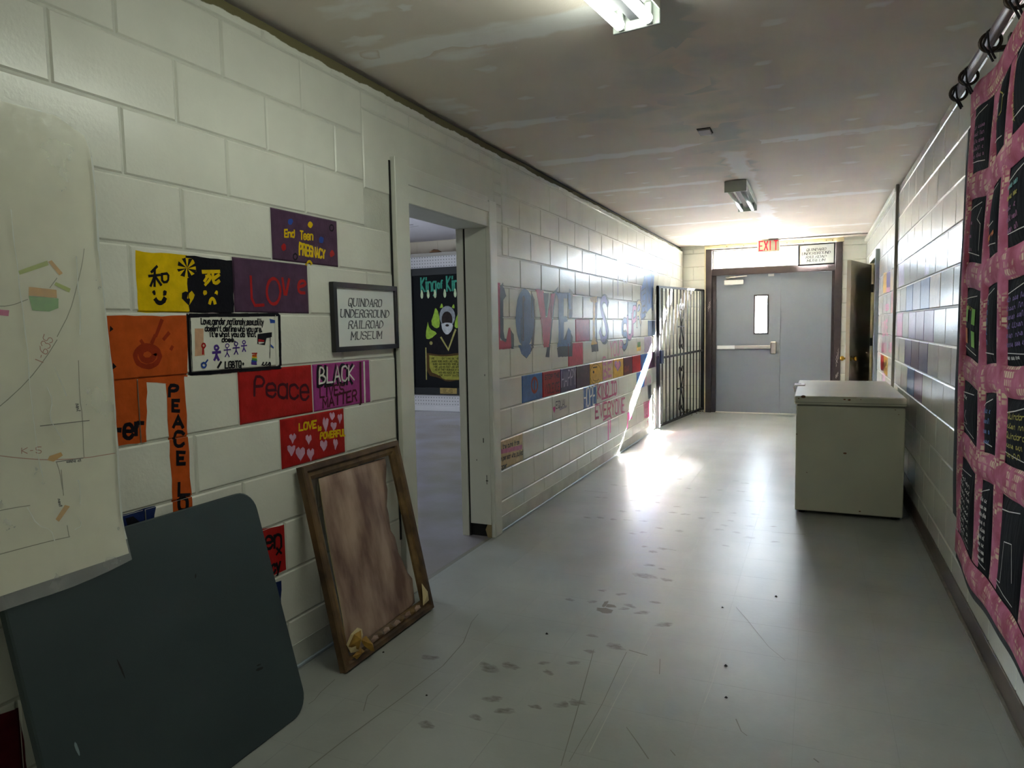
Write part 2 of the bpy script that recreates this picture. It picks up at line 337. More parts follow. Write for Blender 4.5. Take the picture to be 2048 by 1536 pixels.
# ------------------------------------------------------------------ painted decoration, in wall / floor metres
PAINT_LEFT = [
('p', 0, '1.509,1.607 1.699,1.609 1.7,1.422 1.508,1.421', 0, 'yellow', 'patch', 'bright yellow half block'),
('p', 0, '1.696,1.609 1.901,1.608 1.897,1.423 1.699,1.422', 0, 'black', 'patch', 'black half block'),
('s', 0, '1.584,1.565 1.563,1.546', 0.008, 'black', 'character', ''),
('s', 0, '1.553,1.533 1.593,1.539', 0.008, 'black', 'character', ''),
('s', 0, '1.575,1.556 1.571,1.503', 0.008, 'black', 'character', ''),
('s', 0, '1.572,1.532 1.557,1.503', 0.008, 'black', 'character', ''),
('s', 0, '1.576,1.532 1.595,1.508', 0.008, 'black', 'character', ''),
('s', 0, '1.6,1.542 1.625,1.546 1.622,1.519 1.6,1.516 1.6,1.542', 0.008, 'black', 'character', ''),
('p', 0, '1.737,1.572 1.734,1.561 1.726,1.55 1.715,1.542 1.702,1.538 1.689,1.537 1.677,1.54 1.667,1.546 1.662,1.556 1.66,1.566 1.663,1.578 1.67,1.588 1.681,1.596 1.693,1.601 1.707,1.602 1.719,1.599 1.729,1.592 1.735,1.583', 0, 'yellow', 'wheel', ''),
('p', 0, '1.698,1.569 1.735,1.564 1.732,1.557 1.727,1.551', 0, 'black', 'wheel', ''),
('p', 0, '1.698,1.569 1.716,1.542 1.708,1.539 1.7,1.537', 0, 'black', 'wheel', ''),
('p', 0, '1.698,1.569 1.686,1.537 1.679,1.539 1.672,1.542', 0, 'black', 'wheel', ''),
('p', 0, '1.698,1.569 1.664,1.551 1.661,1.556 1.66,1.563', 0, 'black', 'wheel', ''),
('p', 0, '1.698,1.569 1.662,1.574 1.665,1.581 1.669,1.587', 0, 'black', 'wheel', ''),
('p', 0, '1.698,1.569 1.68,1.595 1.687,1.599 1.696,1.601', 0, 'black', 'wheel', ''),
('p', 0, '1.698,1.569 1.709,1.601 1.717,1.6 1.724,1.597', 0, 'black', 'wheel', ''),
('p', 0, '1.698,1.569 1.732,1.588 1.735,1.583 1.737,1.576', 0, 'black', 'wheel', ''),
('p', 0, '1.576,1.482 1.574,1.477 1.57,1.474 1.566,1.474 1.563,1.477 1.562,1.481 1.564,1.486 1.567,1.489 1.571,1.489 1.575,1.486', 0, 'black', 'face', ''),
('p', 0, '1.615,1.482 1.614,1.477 1.61,1.474 1.606,1.474 1.602,1.477 1.601,1.482 1.603,1.487 1.607,1.49 1.611,1.49 1.614,1.487', 0, 'black', 'face', ''),
('s', 0, '1.572,1.461 1.578,1.453 1.589,1.45 1.6,1.455 1.606,1.465', 0.014, 'black', 'face', 'black smiling mouth'),
('p', 0, '1.701,1.487 1.688,1.492 1.674,1.483 1.673,1.466 1.695,1.446 1.702,1.464 1.694,1.471', 0, 'black', 'heart', ''),
('p', 0, '1.703,1.486 1.715,1.493 1.724,1.483 1.72,1.468 1.699,1.446 1.704,1.464 1.697,1.471', 0, 'yellow', 'heart', ''),
('s', 0, '1.763,1.56 1.834,1.566', 0.012, 'yellow', 'character', ''),
('s', 0, '1.792,1.559 1.768,1.529', 0.01, 'yellow', 'character', ''),
('s', 0, '1.776,1.546 1.798,1.547 1.787,1.531 1.77,1.517', 0.01, 'yellow', 'character', ''),
('s', 0, '1.805,1.557 1.805,1.528 1.818,1.524 1.831,1.533', 0.012, 'yellow', 'character', ''),
('s', 0, '1.832,1.554 1.808,1.54', 0.012, 'yellow', 'character', ''),
('p', 0, '1.776,1.491 1.774,1.486 1.77,1.482 1.766,1.482 1.762,1.485 1.761,1.49 1.763,1.495 1.767,1.499 1.771,1.499 1.775,1.496', 0, 'yellow', 'face', ''),
('p', 0, '1.824,1.494 1.822,1.489 1.818,1.485 1.814,1.485 1.81,1.488 1.809,1.493 1.811,1.498 1.815,1.502 1.819,1.502 1.823,1.499', 0, 'yellow', 'face', ''),
('s', 0, '1.785,1.455 1.79,1.468 1.798,1.472 1.805,1.467 1.808,1.456', 0.012, 'yellow', 'face', 'yellow frowning mouth'),
('s', 0, '1.981,1.557 1.981,1.451 2.04,1.455', 0.012, 'red', 'lettering', 'red painted letter'),
('s', 0, '2.133,1.51 2.128,1.488 2.116,1.47 2.101,1.46 2.084,1.46 2.07,1.469 2.061,1.486 2.059,1.507 2.064,1.528 2.075,1.546 2.09,1.556 2.107,1.557 2.121,1.548 2.13,1.531 2.133,1.51', 0.012, 'red', 'lettering', 'red painted letter'),
('s', 0, '2.147,1.56 2.158,1.481 2.184,1.559', 0.012, 'red', 'lettering', 'red painted letter'),
('s', 0, '2.241,1.531 2.281,1.542 2.276,1.558 2.248,1.556 2.233,1.534 2.24,1.509 2.273,1.509', 0.012, 'red', 'lettering', 'red painted letter'),
('t', 'End', '2.171,1.749 2.227,1.754 2.226,1.727 2.17,1.722', 0.007, 'yellow', 'lettering', ''),
('t', 'Teen', '2.262,1.755 2.339,1.761 2.336,1.728 2.26,1.722', 0.007, 'yellow', 'lettering', ''),
('t', 'PREGNACY', '2.254,1.707 2.411,1.692 2.409,1.659 2.251,1.661', 0.009, 'yellow', 'lettering', ''),
('p', 0, '2.222,1.787 2.219,1.779 2.211,1.773 2.202,1.772 2.195,1.776 2.193,1.783 2.196,1.791 2.204,1.797 2.213,1.798 2.22,1.794', 0, 'blue', 'dot', ''),
('p', 0, '2.34,1.79 2.337,1.781 2.328,1.775 2.319,1.774 2.311,1.778 2.308,1.786 2.312,1.794 2.32,1.8 2.33,1.802 2.338,1.798', 0, 'yellow', 'dot', ''),
('p', 0, '2.408,1.735 2.404,1.726 2.395,1.72 2.385,1.719 2.377,1.723 2.374,1.731 2.378,1.74 2.387,1.746 2.397,1.747 2.405,1.743', 0, 'blue', 'dot', ''),
('p', 0, '2.177,1.682 2.174,1.674 2.166,1.669 2.157,1.668 2.15,1.672 2.148,1.68 2.151,1.688 2.159,1.693 2.168,1.694 2.175,1.69', 0, 'red', 'dot', ''),
('p', 0, '2.475,1.684 2.471,1.675 2.462,1.669 2.451,1.668 2.443,1.673 2.44,1.681 2.444,1.69 2.453,1.696 2.464,1.697 2.472,1.692', 0, 'red', 'dot', ''),
('s', 0, '2.476,1.794 2.473,1.786 2.466,1.78 2.457,1.779 2.45,1.783 2.448,1.791 2.451,1.799 2.458,1.804 2.467,1.805 2.474,1.801 2.476,1.794', 0.006, 'black', 'dot', ''),
('s', 0, '2.238,1.651 2.235,1.644 2.229,1.639 2.221,1.638 2.216,1.642 2.214,1.649 2.216,1.657 2.223,1.661 2.23,1.662 2.236,1.658 2.238,1.651', 0.006, 'black', 'dot', ''),
('s', 0, '2.293,1.624 2.301,1.637 2.316,1.639 2.324,1.628', 0.01, 'yellow', 'dot', ''),
('p', 0, '1.37,1.408 1.687,1.412 1.678,1.211 1.357,1.226', 0, 'orange', 'patch', 'orange block'),
('s', 0, '1.575,1.283 1.571,1.271 1.56,1.26 1.546,1.254 1.529,1.252 1.512,1.256 1.499,1.263 1.491,1.274 1.488,1.287 1.492,1.299 1.502,1.309 1.516,1.316 1.533,1.318 1.55,1.315 1.564,1.307 1.573,1.296 1.575,1.283', 0.016, 'dkorange', 'handprint', ''),
('s', 0, '1.556,1.289 1.552,1.28 1.542,1.273 1.53,1.271 1.518,1.274 1.51,1.282 1.507,1.291 1.511,1.301 1.52,1.307 1.533,1.309 1.545,1.306 1.553,1.299 1.556,1.289', 0.018, 'dkorange', 'handprint', ''),
('s', 0, '1.55,1.327 1.562,1.348', 0.012, 'dkorange', 'handprint', ''),
('s', 0, '1.566,1.348 1.59,1.396', 0.012, 'dkorange', 'handprint', ''),
('s', 0, '1.594,1.337 1.613,1.355', 0.012, 'dkorange', 'handprint', ''),
('s', 0, '1.624,1.311 1.619,1.304', 0.012, 'dkorange', 'handprint', ''),
('s', 0, '1.52,1.321 1.512,1.333', 0.012, 'dkorange', 'handprint', ''),
('p', 0, '1.41,1.381 1.42,1.372 1.41,1.361', 0, 'black', 'stroke', ''),
('p', 0, '1.411,1.273 1.425,1.259 1.411,1.252', 0, 'black', 'stroke', ''),
('p', 0, '1.358,1.234 1.666,1.218 1.663,1.184 1.523,1.205 1.509,1.021 1.419,1.022 1.343,1.022', 0, 'orange', 'patch', ''),
('p', 0, '1.592,1.192 1.663,1.212 1.667,0.79 1.667,0.73 1.591,0.75 1.592,0.808', 0, 'orange', 'patch', 'tall orange stripe'),
('s', 0, '1.412,1.071 1.423,1.069', 0.014, 'black', 'stroke', ''),
('t', 'e', '1.437,1.084 1.467,1.08 1.464,1.038 1.434,1.043', 0.013, 'black', 'lettering', ''),
('t', 'r', '1.477,1.084 1.51,1.079 1.507,1.042 1.475,1.047', 0.013, 'black', 'lettering', ''),
('t', 'P', '1.605,1.188 1.637,1.186 1.635,1.15 1.602,1.153', 0.012, 'black', 'lettering', 'black letter on orange stripe'),
('t', 'E', '1.614,1.138 1.638,1.135 1.636,1.102 1.612,1.105', 0.012, 'black', 'lettering', 'black letter on orange stripe'),
('t', 'A', '1.613,1.085 1.65,1.08 1.648,1.047 1.611,1.052', 0.012, 'black', 'lettering', 'black letter on orange stripe'),
('t', 'C', '1.615,1.036 1.65,1.031 1.647,0.985 1.612,0.99', 0.012, 'black', 'lettering', 'black letter on orange stripe'),
('t', 'E', '1.621,0.968 1.649,0.963 1.647,0.925 1.619,0.93', 0.012, 'black', 'lettering', 'black letter on orange stripe'),
('t', 'L', '1.62,0.865 1.661,0.856 1.659,0.818 1.617,0.827', 0.012, 'black', 'lettering', 'black letter on orange stripe'),
('t', 'O', '1.616,0.817 1.65,0.809 1.647,0.77 1.614,0.778', 0.012, 'black', 'lettering', 'black letter on orange stripe'),
('s', 0, '1.696,1.412 1.733,1.413', 0.013, 'black', 'border', ''),
('s', 0, '1.737,1.413 1.776,1.414', 0.013, 'black', 'border', ''),
('s', 0, '1.78,1.414 1.819,1.415', 0.013, 'black', 'border', ''),
('s', 0, '1.824,1.415 1.865,1.416', 0.013, 'black', 'border', ''),
('s', 0, '1.869,1.416 1.912,1.416', 0.013, 'black', 'border', ''),
('s', 0, '1.916,1.416 1.96,1.417', 0.013, 'black', 'border', ''),
('s', 0, '1.965,1.417 2.011,1.418', 0.013, 'black', 'border', ''),
('s', 0, '2.016,1.418 2.063,1.419', 0.013, 'black', 'border', ''),
('s', 0, '2.068,1.419 2.117,1.42', 0.013, 'black', 'border', ''),
('s', 0, '2.12,1.419 2.119,1.399', 0.013, 'black', 'border', ''),
('s', 0, '2.119,1.397 2.118,1.376', 0.013, 'black', 'border', ''),
('s', 0, '2.118,1.374 2.118,1.354', 0.013, 'black', 'border', ''),
('s', 0, '2.118,1.351 2.117,1.331', 0.013, 'black', 'border', ''),
('s', 0, '2.117,1.329 2.117,1.308', 0.013, 'black', 'border', ''),
('s', 0, '2.117,1.306 2.116,1.286', 0.013, 'black', 'border', ''),
('s', 0, '2.116,1.283 2.115,1.263', 0.013, 'black', 'border', ''),
('s', 0, '2.115,1.261 2.115,1.24', 0.013, 'black', 'border', ''),
('s', 0, '2.115,1.238 2.114,1.217', 0.013, 'black', 'border', ''),
('s', 0, '2.112,1.216 2.063,1.217', 0.013, 'black', 'border', ''),
('s', 0, '2.058,1.217 2.011,1.217', 0.013, 'black', 'border', ''),
('s', 0, '2.006,1.217 1.961,1.217', 0.013, 'black', 'border', ''),
('s', 0, '1.956,1.217 1.912,1.218', 0.013, 'black', 'border', ''),
('s', 0, '1.907,1.218 1.865,1.218', 0.013, 'black', 'border', ''),
('s', 0, '1.861,1.218 1.82,1.218', 0.013, 'black', 'border', ''),
('s', 0, '1.816,1.218 1.776,1.218', 0.013, 'black', 'border', ''),
('s', 0, '1.772,1.218 1.734,1.219', 0.013, 'black', 'border', ''),
('s', 0, '1.73,1.219 1.693,1.219', 0.013, 'black', 'border', ''),
('s', 0, '1.691,1.22 1.691,1.239', 0.013, 'black', 'border', ''),
('s', 0, '1.691,1.242 1.692,1.261', 0.013, 'black', 'border', ''),
('s', 0, '1.692,1.263 1.692,1.283', 0.013, 'black', 'border', ''),
('s', 0, '1.692,1.285 1.692,1.304', 0.013, 'black', 'border', ''),
('s', 0, '1.692,1.306 1.693,1.326', 0.013, 'black', 'border', ''),
('s', 0, '1.693,1.328 1.693,1.347', 0.013, 'black', 'border', ''),
('s', 0, '1.693,1.349 1.693,1.368', 0.013, 'black', 'border', ''),
('s', 0, '1.693,1.371 1.694,1.39', 0.013, 'black', 'border', ''),
('s', 0, '1.694,1.392 1.694,1.411', 0.013, 'black', 'border', ''),
('t', 'Love,gender,nationaly,sexuality', '1.745,1.404 2.035,1.403 2.033,1.38 1.743,1.384', 0.0045, 'black', 'lettering', ''),
('t', "doesn't define who you are.", '1.76,1.378 2.026,1.375 2.025,1.354 1.758,1.361', 0.0045, 'black', 'lettering', ''),
('t', "It's what you do that", '1.778,1.357 1.992,1.355 1.991,1.337 1.777,1.341', 0.0045, 'black', 'lettering', ''),
('t', 'does.', '1.831,1.338 1.892,1.336 1.891,1.321 1.83,1.322', 0.0045, 'black', 'lettering', ''),
('t', 'LGBTQ+', '1.84,1.252 1.929,1.251 1.928,1.228 1.838,1.23', 0.005, 'black', 'lettering', ''),
('s', 0, '1.814,1.302 1.811,1.297 1.804,1.295 1.798,1.297 1.796,1.303 1.799,1.308 1.805,1.31 1.811,1.307 1.814,1.302', 0.008, 'violet', 'figure', ''),
('s', 0, '1.804,1.295 1.803,1.275 1.793,1.261', 0.01, 'violet', 'figure', ''),
('s', 0, '1.803,1.275 1.811,1.26', 0.01, 'violet', 'figure', ''),
('s', 0, '1.788,1.286 1.82,1.287', 0.01, 'violet', 'figure', ''),
('s', 0, '1.861,1.308 1.858,1.303 1.852,1.301 1.846,1.303 1.844,1.308 1.847,1.313 1.853,1.315 1.859,1.313 1.861,1.308', 0.0032, 'violet', 'figure', ''),
('s', 0, '1.852,1.301 1.851,1.283 1.841,1.27', 0.004, 'violet', 'figure', ''),
('s', 0, '1.851,1.283 1.859,1.269', 0.004, 'violet', 'figure', ''),
('s', 0, '1.837,1.293 1.867,1.294', 0.004, 'violet', 'figure', ''),
('s', 0, '1.902,1.314 1.9,1.309 1.894,1.307 1.888,1.309 1.886,1.314 1.889,1.319 1.895,1.32 1.9,1.318 1.902,1.314', 0.004, 'violet', 'figure', ''),
('s', 0, '1.894,1.307 1.893,1.29 1.883,1.277', 0.005, 'violet', 'figure', ''),
('s', 0, '1.893,1.29 1.9,1.276', 0.005, 'violet', 'figure', ''),
('s', 0, '1.879,1.299 1.908,1.3', 0.005, 'violet', 'figure', ''),
('s', 0, '1.94,1.318 1.938,1.314 1.932,1.313 1.927,1.314 1.925,1.319 1.928,1.323 1.933,1.324 1.938,1.323 1.94,1.318', 0.004, 'violet', 'figure', ''),
('s', 0, '1.932,1.313 1.931,1.297 1.923,1.285', 0.005, 'violet', 'figure', ''),
('s', 0, '1.931,1.297 1.938,1.285', 0.005, 'violet', 'figure', ''),
('s', 0, '1.919,1.305 1.945,1.306', 0.005, 'violet', 'figure', ''),
('p', 0, '1.719,1.368 1.753,1.368 1.751,1.281 1.712,1.277', 0, 'paleorange', 'patch', ''),
('s', 0, '1.757,1.311 1.754,1.306 1.749,1.303 1.744,1.306 1.742,1.312 1.745,1.317 1.75,1.319 1.755,1.317 1.757,1.311', 0.006, 'red', 'figure', ''),
('s', 0, '1.747,1.303 1.745,1.284', 0.008, 'red', 'figure', ''),
('s', 0, '1.755,1.245 1.752,1.239 1.744,1.237 1.738,1.24 1.735,1.246 1.738,1.252 1.746,1.254 1.752,1.251 1.755,1.245', 0.006, 'blue', 'symbol', ''),
('s', 0, '1.751,1.251 1.762,1.262', 0.006, 'blue', 'symbol', ''),
('p', 0, '1.968,1.28 1.994,1.279 1.993,1.271 1.967,1.272', 0, 'red', 'symbol', ''),
('p', 0, '1.967,1.272 1.993,1.271 1.993,1.264 1.967,1.265', 0, 'orange', 'symbol', ''),
('p', 0, '1.967,1.265 1.993,1.264 1.992,1.256 1.966,1.257', 0, 'yellow', 'symbol', ''),
('p', 0, '1.966,1.257 1.992,1.256 1.992,1.248 1.966,1.25', 0, 'green', 'symbol', ''),
('p', 0, '1.966,1.25 1.992,1.248 1.991,1.241 1.965,1.242', 0, 'blue', 'symbol', ''),
('p', 0, '1.965,1.242 1.991,1.241 1.991,1.233 1.965,1.235', 0, 'violet', 'symbol', ''),
('p', 0, '2.003,1.348 2.075,1.351 2.073,1.334 2.048,1.33 2.036,1.307 1.998,1.312', 0, 'black', 'flag', ''),
('p', 0, '2.004,1.327 2.034,1.326 2.034,1.317 2.003,1.318', 0, 'red', 'flag', ''),
('p', 0, '2.005,1.318 2.032,1.317 2.032,1.311 2.004,1.311', 0, 'white', 'flag', ''),
('s', 0, '2.067,1.34 2.059,1.255', 0.003, 'black', 'flag', ''),
('p', 0, '2.069,1.306 2.084,1.297 2.08,1.287 2.067,1.297', 0, 'blue', 'flag', ''),
('p', 0, '2.069,1.402 2.1,1.399 2.099,1.385 2.068,1.389', 0, 'blue', 'flag', ''),
('s', 0, '1.805,1.234 1.82,1.252', 0.008, 'black', 'stroke', ''),
('t', '~3', '2.016,1.248 2.074,1.245 2.073,1.225 2.015,1.229', 0.004, 'black', 'lettering', ''),
('t', 'Peace', '1.976,1.19 2.275,1.163 2.27,1.074 1.971,1.12', 0.011, 'dkmaroon', 'lettering', ''),
('t', 'BLACK', '2.334,1.207 2.572,1.202 2.567,1.117 2.329,1.124', 0.014, 'black', 'lettering', ''),
('t', 'BLACK', '2.346,1.202 2.586,1.196 2.582,1.133 2.342,1.135', 0.008, 'white', 'lettering', ''),
('t', 'LIVES', '2.345,1.122 2.506,1.119 2.503,1.079 2.342,1.076', 0.008, 'dkmaroon', 'lettering', ''),
('t', 'MATTER', '2.361,1.069 2.597,1.087 2.595,1.037 2.359,1.031', 0.009, 'dkmaroon', 'lettering', ''),
('s', 0, '2.632,1.206 2.626,1.018', 0.014, 'dkmaroon', 'stroke', ''),
('s', 0, '2.661,1.208 2.658,1.025', 0.012, 'white', 'stroke', ''),
('t', 'LOVE', '2.208,0.983 2.313,0.982 2.311,0.954 2.206,0.956', 0.008, 'yellow', 'lettering', ''),
('t', 'is', '2.321,0.959 2.343,0.959 2.342,0.939 2.32,0.938', 0.006, 'yellow', 'lettering', ''),
('t', 'POWERFUL', '2.335,0.927 2.507,0.919 2.505,0.892 2.334,0.902', 0.008, 'yellow', 'lettering', ''),
('p', 0, '2.371,0.973 2.374,0.98 2.383,0.987 2.392,0.977 2.39,0.958 2.38,0.942 2.371,0.929 2.368,0.923 2.367,0.929 2.36,0.945 2.351,0.963 2.353,0.982 2.362,0.99 2.37,0.981', 0, 'lilacpink', 'heart', ''),
('p', 0, '2.418,0.996 2.42,1 2.427,1.004 2.435,0.998 2.435,0.987 2.426,0.979 2.418,0.972 2.416,0.968 2.415,0.972 2.408,0.981 2.4,0.991 2.401,1.002 2.409,1.006 2.417,1', 0, 'lilacpink', 'heart', ''),
('p', 0, '2.47,0.981 2.472,0.986 2.478,0.991 2.485,0.984 2.484,0.971 2.476,0.96 2.469,0.951 2.468,0.947 2.467,0.952 2.461,0.962 2.455,0.975 2.455,0.988 2.463,0.993 2.469,0.987', 0, 'lilacpink', 'heart', ''),
('p', 0, '2.425,0.953 2.427,0.957 2.435,0.961 2.444,0.954 2.444,0.943 2.434,0.934 2.425,0.927 2.423,0.924 2.422,0.928 2.414,0.937 2.406,0.948 2.407,0.959 2.416,0.963 2.424,0.958', 0, 'lilacpink', 'heart', ''),
('p', 0, '2.167,0.939 2.169,0.944 2.178,0.948 2.187,0.941 2.186,0.929 2.176,0.92 2.167,0.912 2.165,0.908 2.164,0.912 2.156,0.923 2.147,0.935 2.148,0.947 2.158,0.951 2.166,0.945', 0, 'lilacpink', 'heart', ''),
('p', 0, '2.261,0.921 2.263,0.926 2.27,0.931 2.278,0.923 2.277,0.91 2.268,0.899 2.26,0.89 2.259,0.886 2.257,0.891 2.251,0.902 2.244,0.915 2.244,0.928 2.253,0.933 2.26,0.927', 0, 'lilacpink', 'heart', ''),
('p', 0, '2.156,0.895 2.158,0.9 2.168,0.904 2.178,0.896 2.177,0.882 2.166,0.872 2.156,0.863 2.154,0.859 2.152,0.864 2.143,0.876 2.134,0.89 2.134,0.903 2.145,0.908 2.154,0.9', 0, 'lilacpink', 'heart', ''),
('p', 0, '2.208,0.873 2.211,0.88 2.223,0.886 2.235,0.875 2.234,0.858 2.22,0.844 2.208,0.833 2.205,0.827 2.203,0.833 2.193,0.849 2.181,0.867 2.182,0.884 2.196,0.89 2.206,0.881', 0, 'lilacpink', 'heart', ''),
('p', 0, '2.269,0.86 2.271,0.866 2.281,0.871 2.291,0.862 2.29,0.847 2.279,0.835 2.269,0.825 2.267,0.82 2.265,0.825 2.257,0.838 2.248,0.854 2.249,0.869 2.259,0.874 2.268,0.866', 0, 'lilacpink', 'heart', ''),
('p', 0, '2.354,0.882 2.356,0.888 2.366,0.893 2.377,0.884 2.376,0.869 2.364,0.856 2.354,0.846 2.351,0.841 2.35,0.847 2.341,0.86 2.331,0.876 2.332,0.891 2.343,0.897 2.352,0.888', 0, 'lilacpink', 'heart', ''),
('p', 0, '2.431,0.877 2.433,0.882 2.44,0.887 2.448,0.879 2.447,0.865 2.438,0.853 2.431,0.844 2.429,0.839 2.428,0.844 2.422,0.856 2.415,0.87 2.416,0.884 2.424,0.889 2.43,0.882', 0, 'lilacpink', 'heart', ''),
('p', 0, '1.413,0.814 1.531,0.814 1.518,0.75 1.409,0.753', 0, 'navy', 'patch', ''),
('p', 0, '1.423,0.798 1.447,0.799 1.472,0.774 1.427,0.77', 0, 'black', 'patch', ''),
('p', 0, '1.924,0.617 2.1,0.599 2.099,0.418 1.946,0.417', 0, 'red', 'patch', 'red block behind dark table top'),
('t', 'en', '1.993,0.579 2.079,0.566 2.076,0.518 1.99,0.531', 0.012, 'black', 'lettering', ''),
('t', 'x', '2.05,0.519 2.076,0.516 2.074,0.491 2.048,0.494', 0.01, 'black', 'lettering', ''),
('t', 'cy', '2.018,0.46 2.066,0.459 2.064,0.428 2.016,0.427', 0.011, 'black', 'lettering', ''),
('p', 0, '1.999,0.395 2.067,0.385 2.06,0.275 2.011,0.28', 0, 'navy', 'patch', ''),
('p', 0, '1.015,0.394 1.087,0.381 1.092,0.2 1.004,0.236', 0, 'maroon', 'patch', 'dark red block low on wall'),
('p', 0, '4.104,1.644 4.19,1.649 4.175,1.275 4.271,1.271 4.315,1.354 4.345,1.358 4.358,1.213 4.092,1.215', 0, 'mred', 'letter', 'red block letter L'),
('p', 0, '4.189,1.616 4.234,1.654 4.284,1.565 4.238,1.538 4.23,1.329 4.246,1.285 4.282,1.278 4.263,1.259 4.199,1.277 4.175,1.294', 0, 'slate', 'shadow', ''),
('p', 0, '4.321,1.362 4.404,1.308 4.403,1.213 4.358,1.212 4.345,1.35', 0, 'slate', 'shadow', ''),
('p', 0, '4.738,1.616 4.797,1.558 4.804,1.396 4.77,1.209 4.627,1.13 4.536,1.17 4.726,1.211', 0, 'slate', 'shadow', ''),
('p', 0, '4.787,1.422 4.775,1.355 4.747,1.294 4.705,1.248 4.654,1.219 4.599,1.21 4.546,1.222 4.5,1.253 4.466,1.299 4.445,1.357 4.44,1.42 4.45,1.483 4.476,1.541 4.515,1.587 4.563,1.618 4.617,1.631 4.67,1.623 4.719,1.595 4.757,1.549 4.781,1.489', 0, 'mblue', 'letter', 'blue block letter O'),
('p', 0, '4.479,1.234 4.727,1.235 4.703,1.167 4.627,1.138 4.536,1.17', 0, 'mblue', 'letter', ''),
('p', 0, '4.569,1.567 4.598,1.583 4.618,1.553 4.592,1.529 4.58,1.255 4.556,1.259', 0, 'slate', 'shadow', ''),
('p', 0, '5.135,1.594 5.322,1.68 5.221,1.527 5.092,1.121 5.01,1.125 5.047,1.2', 0, 'slate', 'shadow', ''),
('p', 0, '4.831,1.636 4.992,1.635 5.027,1.43 5.055,1.43 5.151,1.612 5.242,1.622 5.13,1.327 5.09,1.199 4.975,1.201 4.914,1.438', 0, 'mred', 'letter', 'red block letter V'),
('p', 0, '4.982,1.616 5.099,1.617 5.046,1.439 5.027,1.439', 0, 'slate', 'shadow', ''),
('p', 0, '5.591,1.674 5.684,1.65 5.665,1.435 5.583,1.425', 0, 'slate', 'shadow', ''),
('p', 0, '5.408,1.225 5.566,1.351 5.671,1.265 5.653,1.101 5.296,1.114 5.273,1.184', 0, 'slate', 'shadow', ''),
('p', 0, '5.263,1.627 5.619,1.64 5.629,1.504 5.58,1.503 5.546,1.59 5.454,1.589 5.443,1.442 5.532,1.441 5.539,1.397 5.447,1.397 5.441,1.247 5.506,1.248 5.557,1.351 5.623,1.318 5.604,1.192 5.273,1.197 5.314,1.245 5.318,1.574', 0, 'mblue', 'letter', 'blue block letter E'),
('p', 0, '6.354,1.615 6.434,1.628 6.391,1.398 6.394,1.241 6.439,1.119 6.223,1.116 6.2,1.184 6.349,1.19', 0, 'slate', 'shadow', ''),
('p', 0, '6.186,1.62 6.405,1.636 6.397,1.586 6.346,1.574 6.33,1.263 6.393,1.189 6.2,1.184 6.251,1.254 6.275,1.577 6.202,1.585', 0, 'myellow', 'letter', 'yellow block letter I'),
('s', 0, '6.772,1.579 6.709,1.627 6.592,1.618 6.537,1.547 6.611,1.463 6.727,1.377 6.773,1.277 6.691,1.213 6.574,1.224 6.507,1.303', 0.085, 'slate', 'shadow', ''),
('s', 0, '6.74,1.584 6.678,1.626 6.569,1.617 6.522,1.547 6.588,1.463 6.695,1.377 6.74,1.278 6.659,1.223 6.551,1.231 6.5,1.303', 0.055, 'mviolet', 'letter', 'violet block letter S'),
('p', 0, '8.196,1.738 8.401,1.945 8.981,2.039 8.846,1.597 8.278,1.45', 0, 'mblue2', 'patch', ''),
('t', 'S', '7.341,1.402 7.557,1.424 7.551,1.13 7.335,1.115', 0.075, 'slate', 'letter', ''),
('t', 'S', '7.341,1.402 7.557,1.424 7.551,1.13 7.335,1.115', 0.045, 'mblue', 'letter', 'letter of slanted word SUPREME'),
('t', 'U', '7.572,1.45 7.785,1.474 7.781,1.235 7.568,1.217', 0.075, 'slate', 'letter', ''),
('t', 'U', '7.572,1.45 7.785,1.474 7.781,1.235 7.568,1.217', 0.045, 'mpink', 'letter', 'letter of slanted word SUPREME'),
('t', 'P', '7.807,1.546 7.988,1.572 7.984,1.283 7.802,1.262', 0.075, 'slate', 'letter', ''),
('t', 'P', '7.807,1.546 7.988,1.572 7.984,1.283 7.802,1.262', 0.045, 'mpink', 'letter', 'letter of slanted word SUPREME'),
('t', 'R', '8.01,1.613 8.212,1.642 8.208,1.378 8.007,1.355', 0.075, 'slate', 'letter', ''),
('t', 'R', '8.01,1.613 8.212,1.642 8.208,1.378 8.007,1.355', 0.045, 'mtan', 'letter', 'letter of slanted word SUPREME'),
('t', 'E', '8.27,1.744 8.447,1.775 8.444,1.492 8.267,1.466', 0.075, 'slate', 'letter', ''),
('t', 'E', '8.27,1.744 8.447,1.775 8.444,1.492 8.267,1.466', 0.045, 'mblue', 'letter', 'letter of slanted word SUPREME'),
('t', 'M', '8.497,1.94 8.849,1.986 8.846,1.566 8.493,1.535', 0.075, 'slate', 'letter', ''),
('t', 'M', '8.497,1.94 8.849,1.986 8.846,1.566 8.493,1.535', 0.045, 'mblue', 'letter', 'letter of slanted word SUPREME'),
('s', 0, '7.162,2.019 7.553,2.032 7.54,1.833', 0.05, 'mgrey', 'stroke', ''),
('s', 0, '7.17,1.974 7.352,1.964 7.258,1.864', 0.05, 'mgrey', 'stroke', ''),
('s', 0, '7.398,1.932 7.327,1.88 7.453,1.834', 0.05, 'mgrey', 'stroke', ''),
('s', 0, '7.167,1.825 7.164,1.687', 0.05, 'mgrey', 'stroke', ''),
('t', 'YOUR', '6.852,1.187 7.346,1.204 7.343,1.055 6.849,1.047', 0.02, 'mpink', 'lettering', ''),
('t', 'C', '6.577,1.049 6.687,1.051 6.685,0.983 6.575,0.979', 0.02, 'mpink', 'lettering', ''),
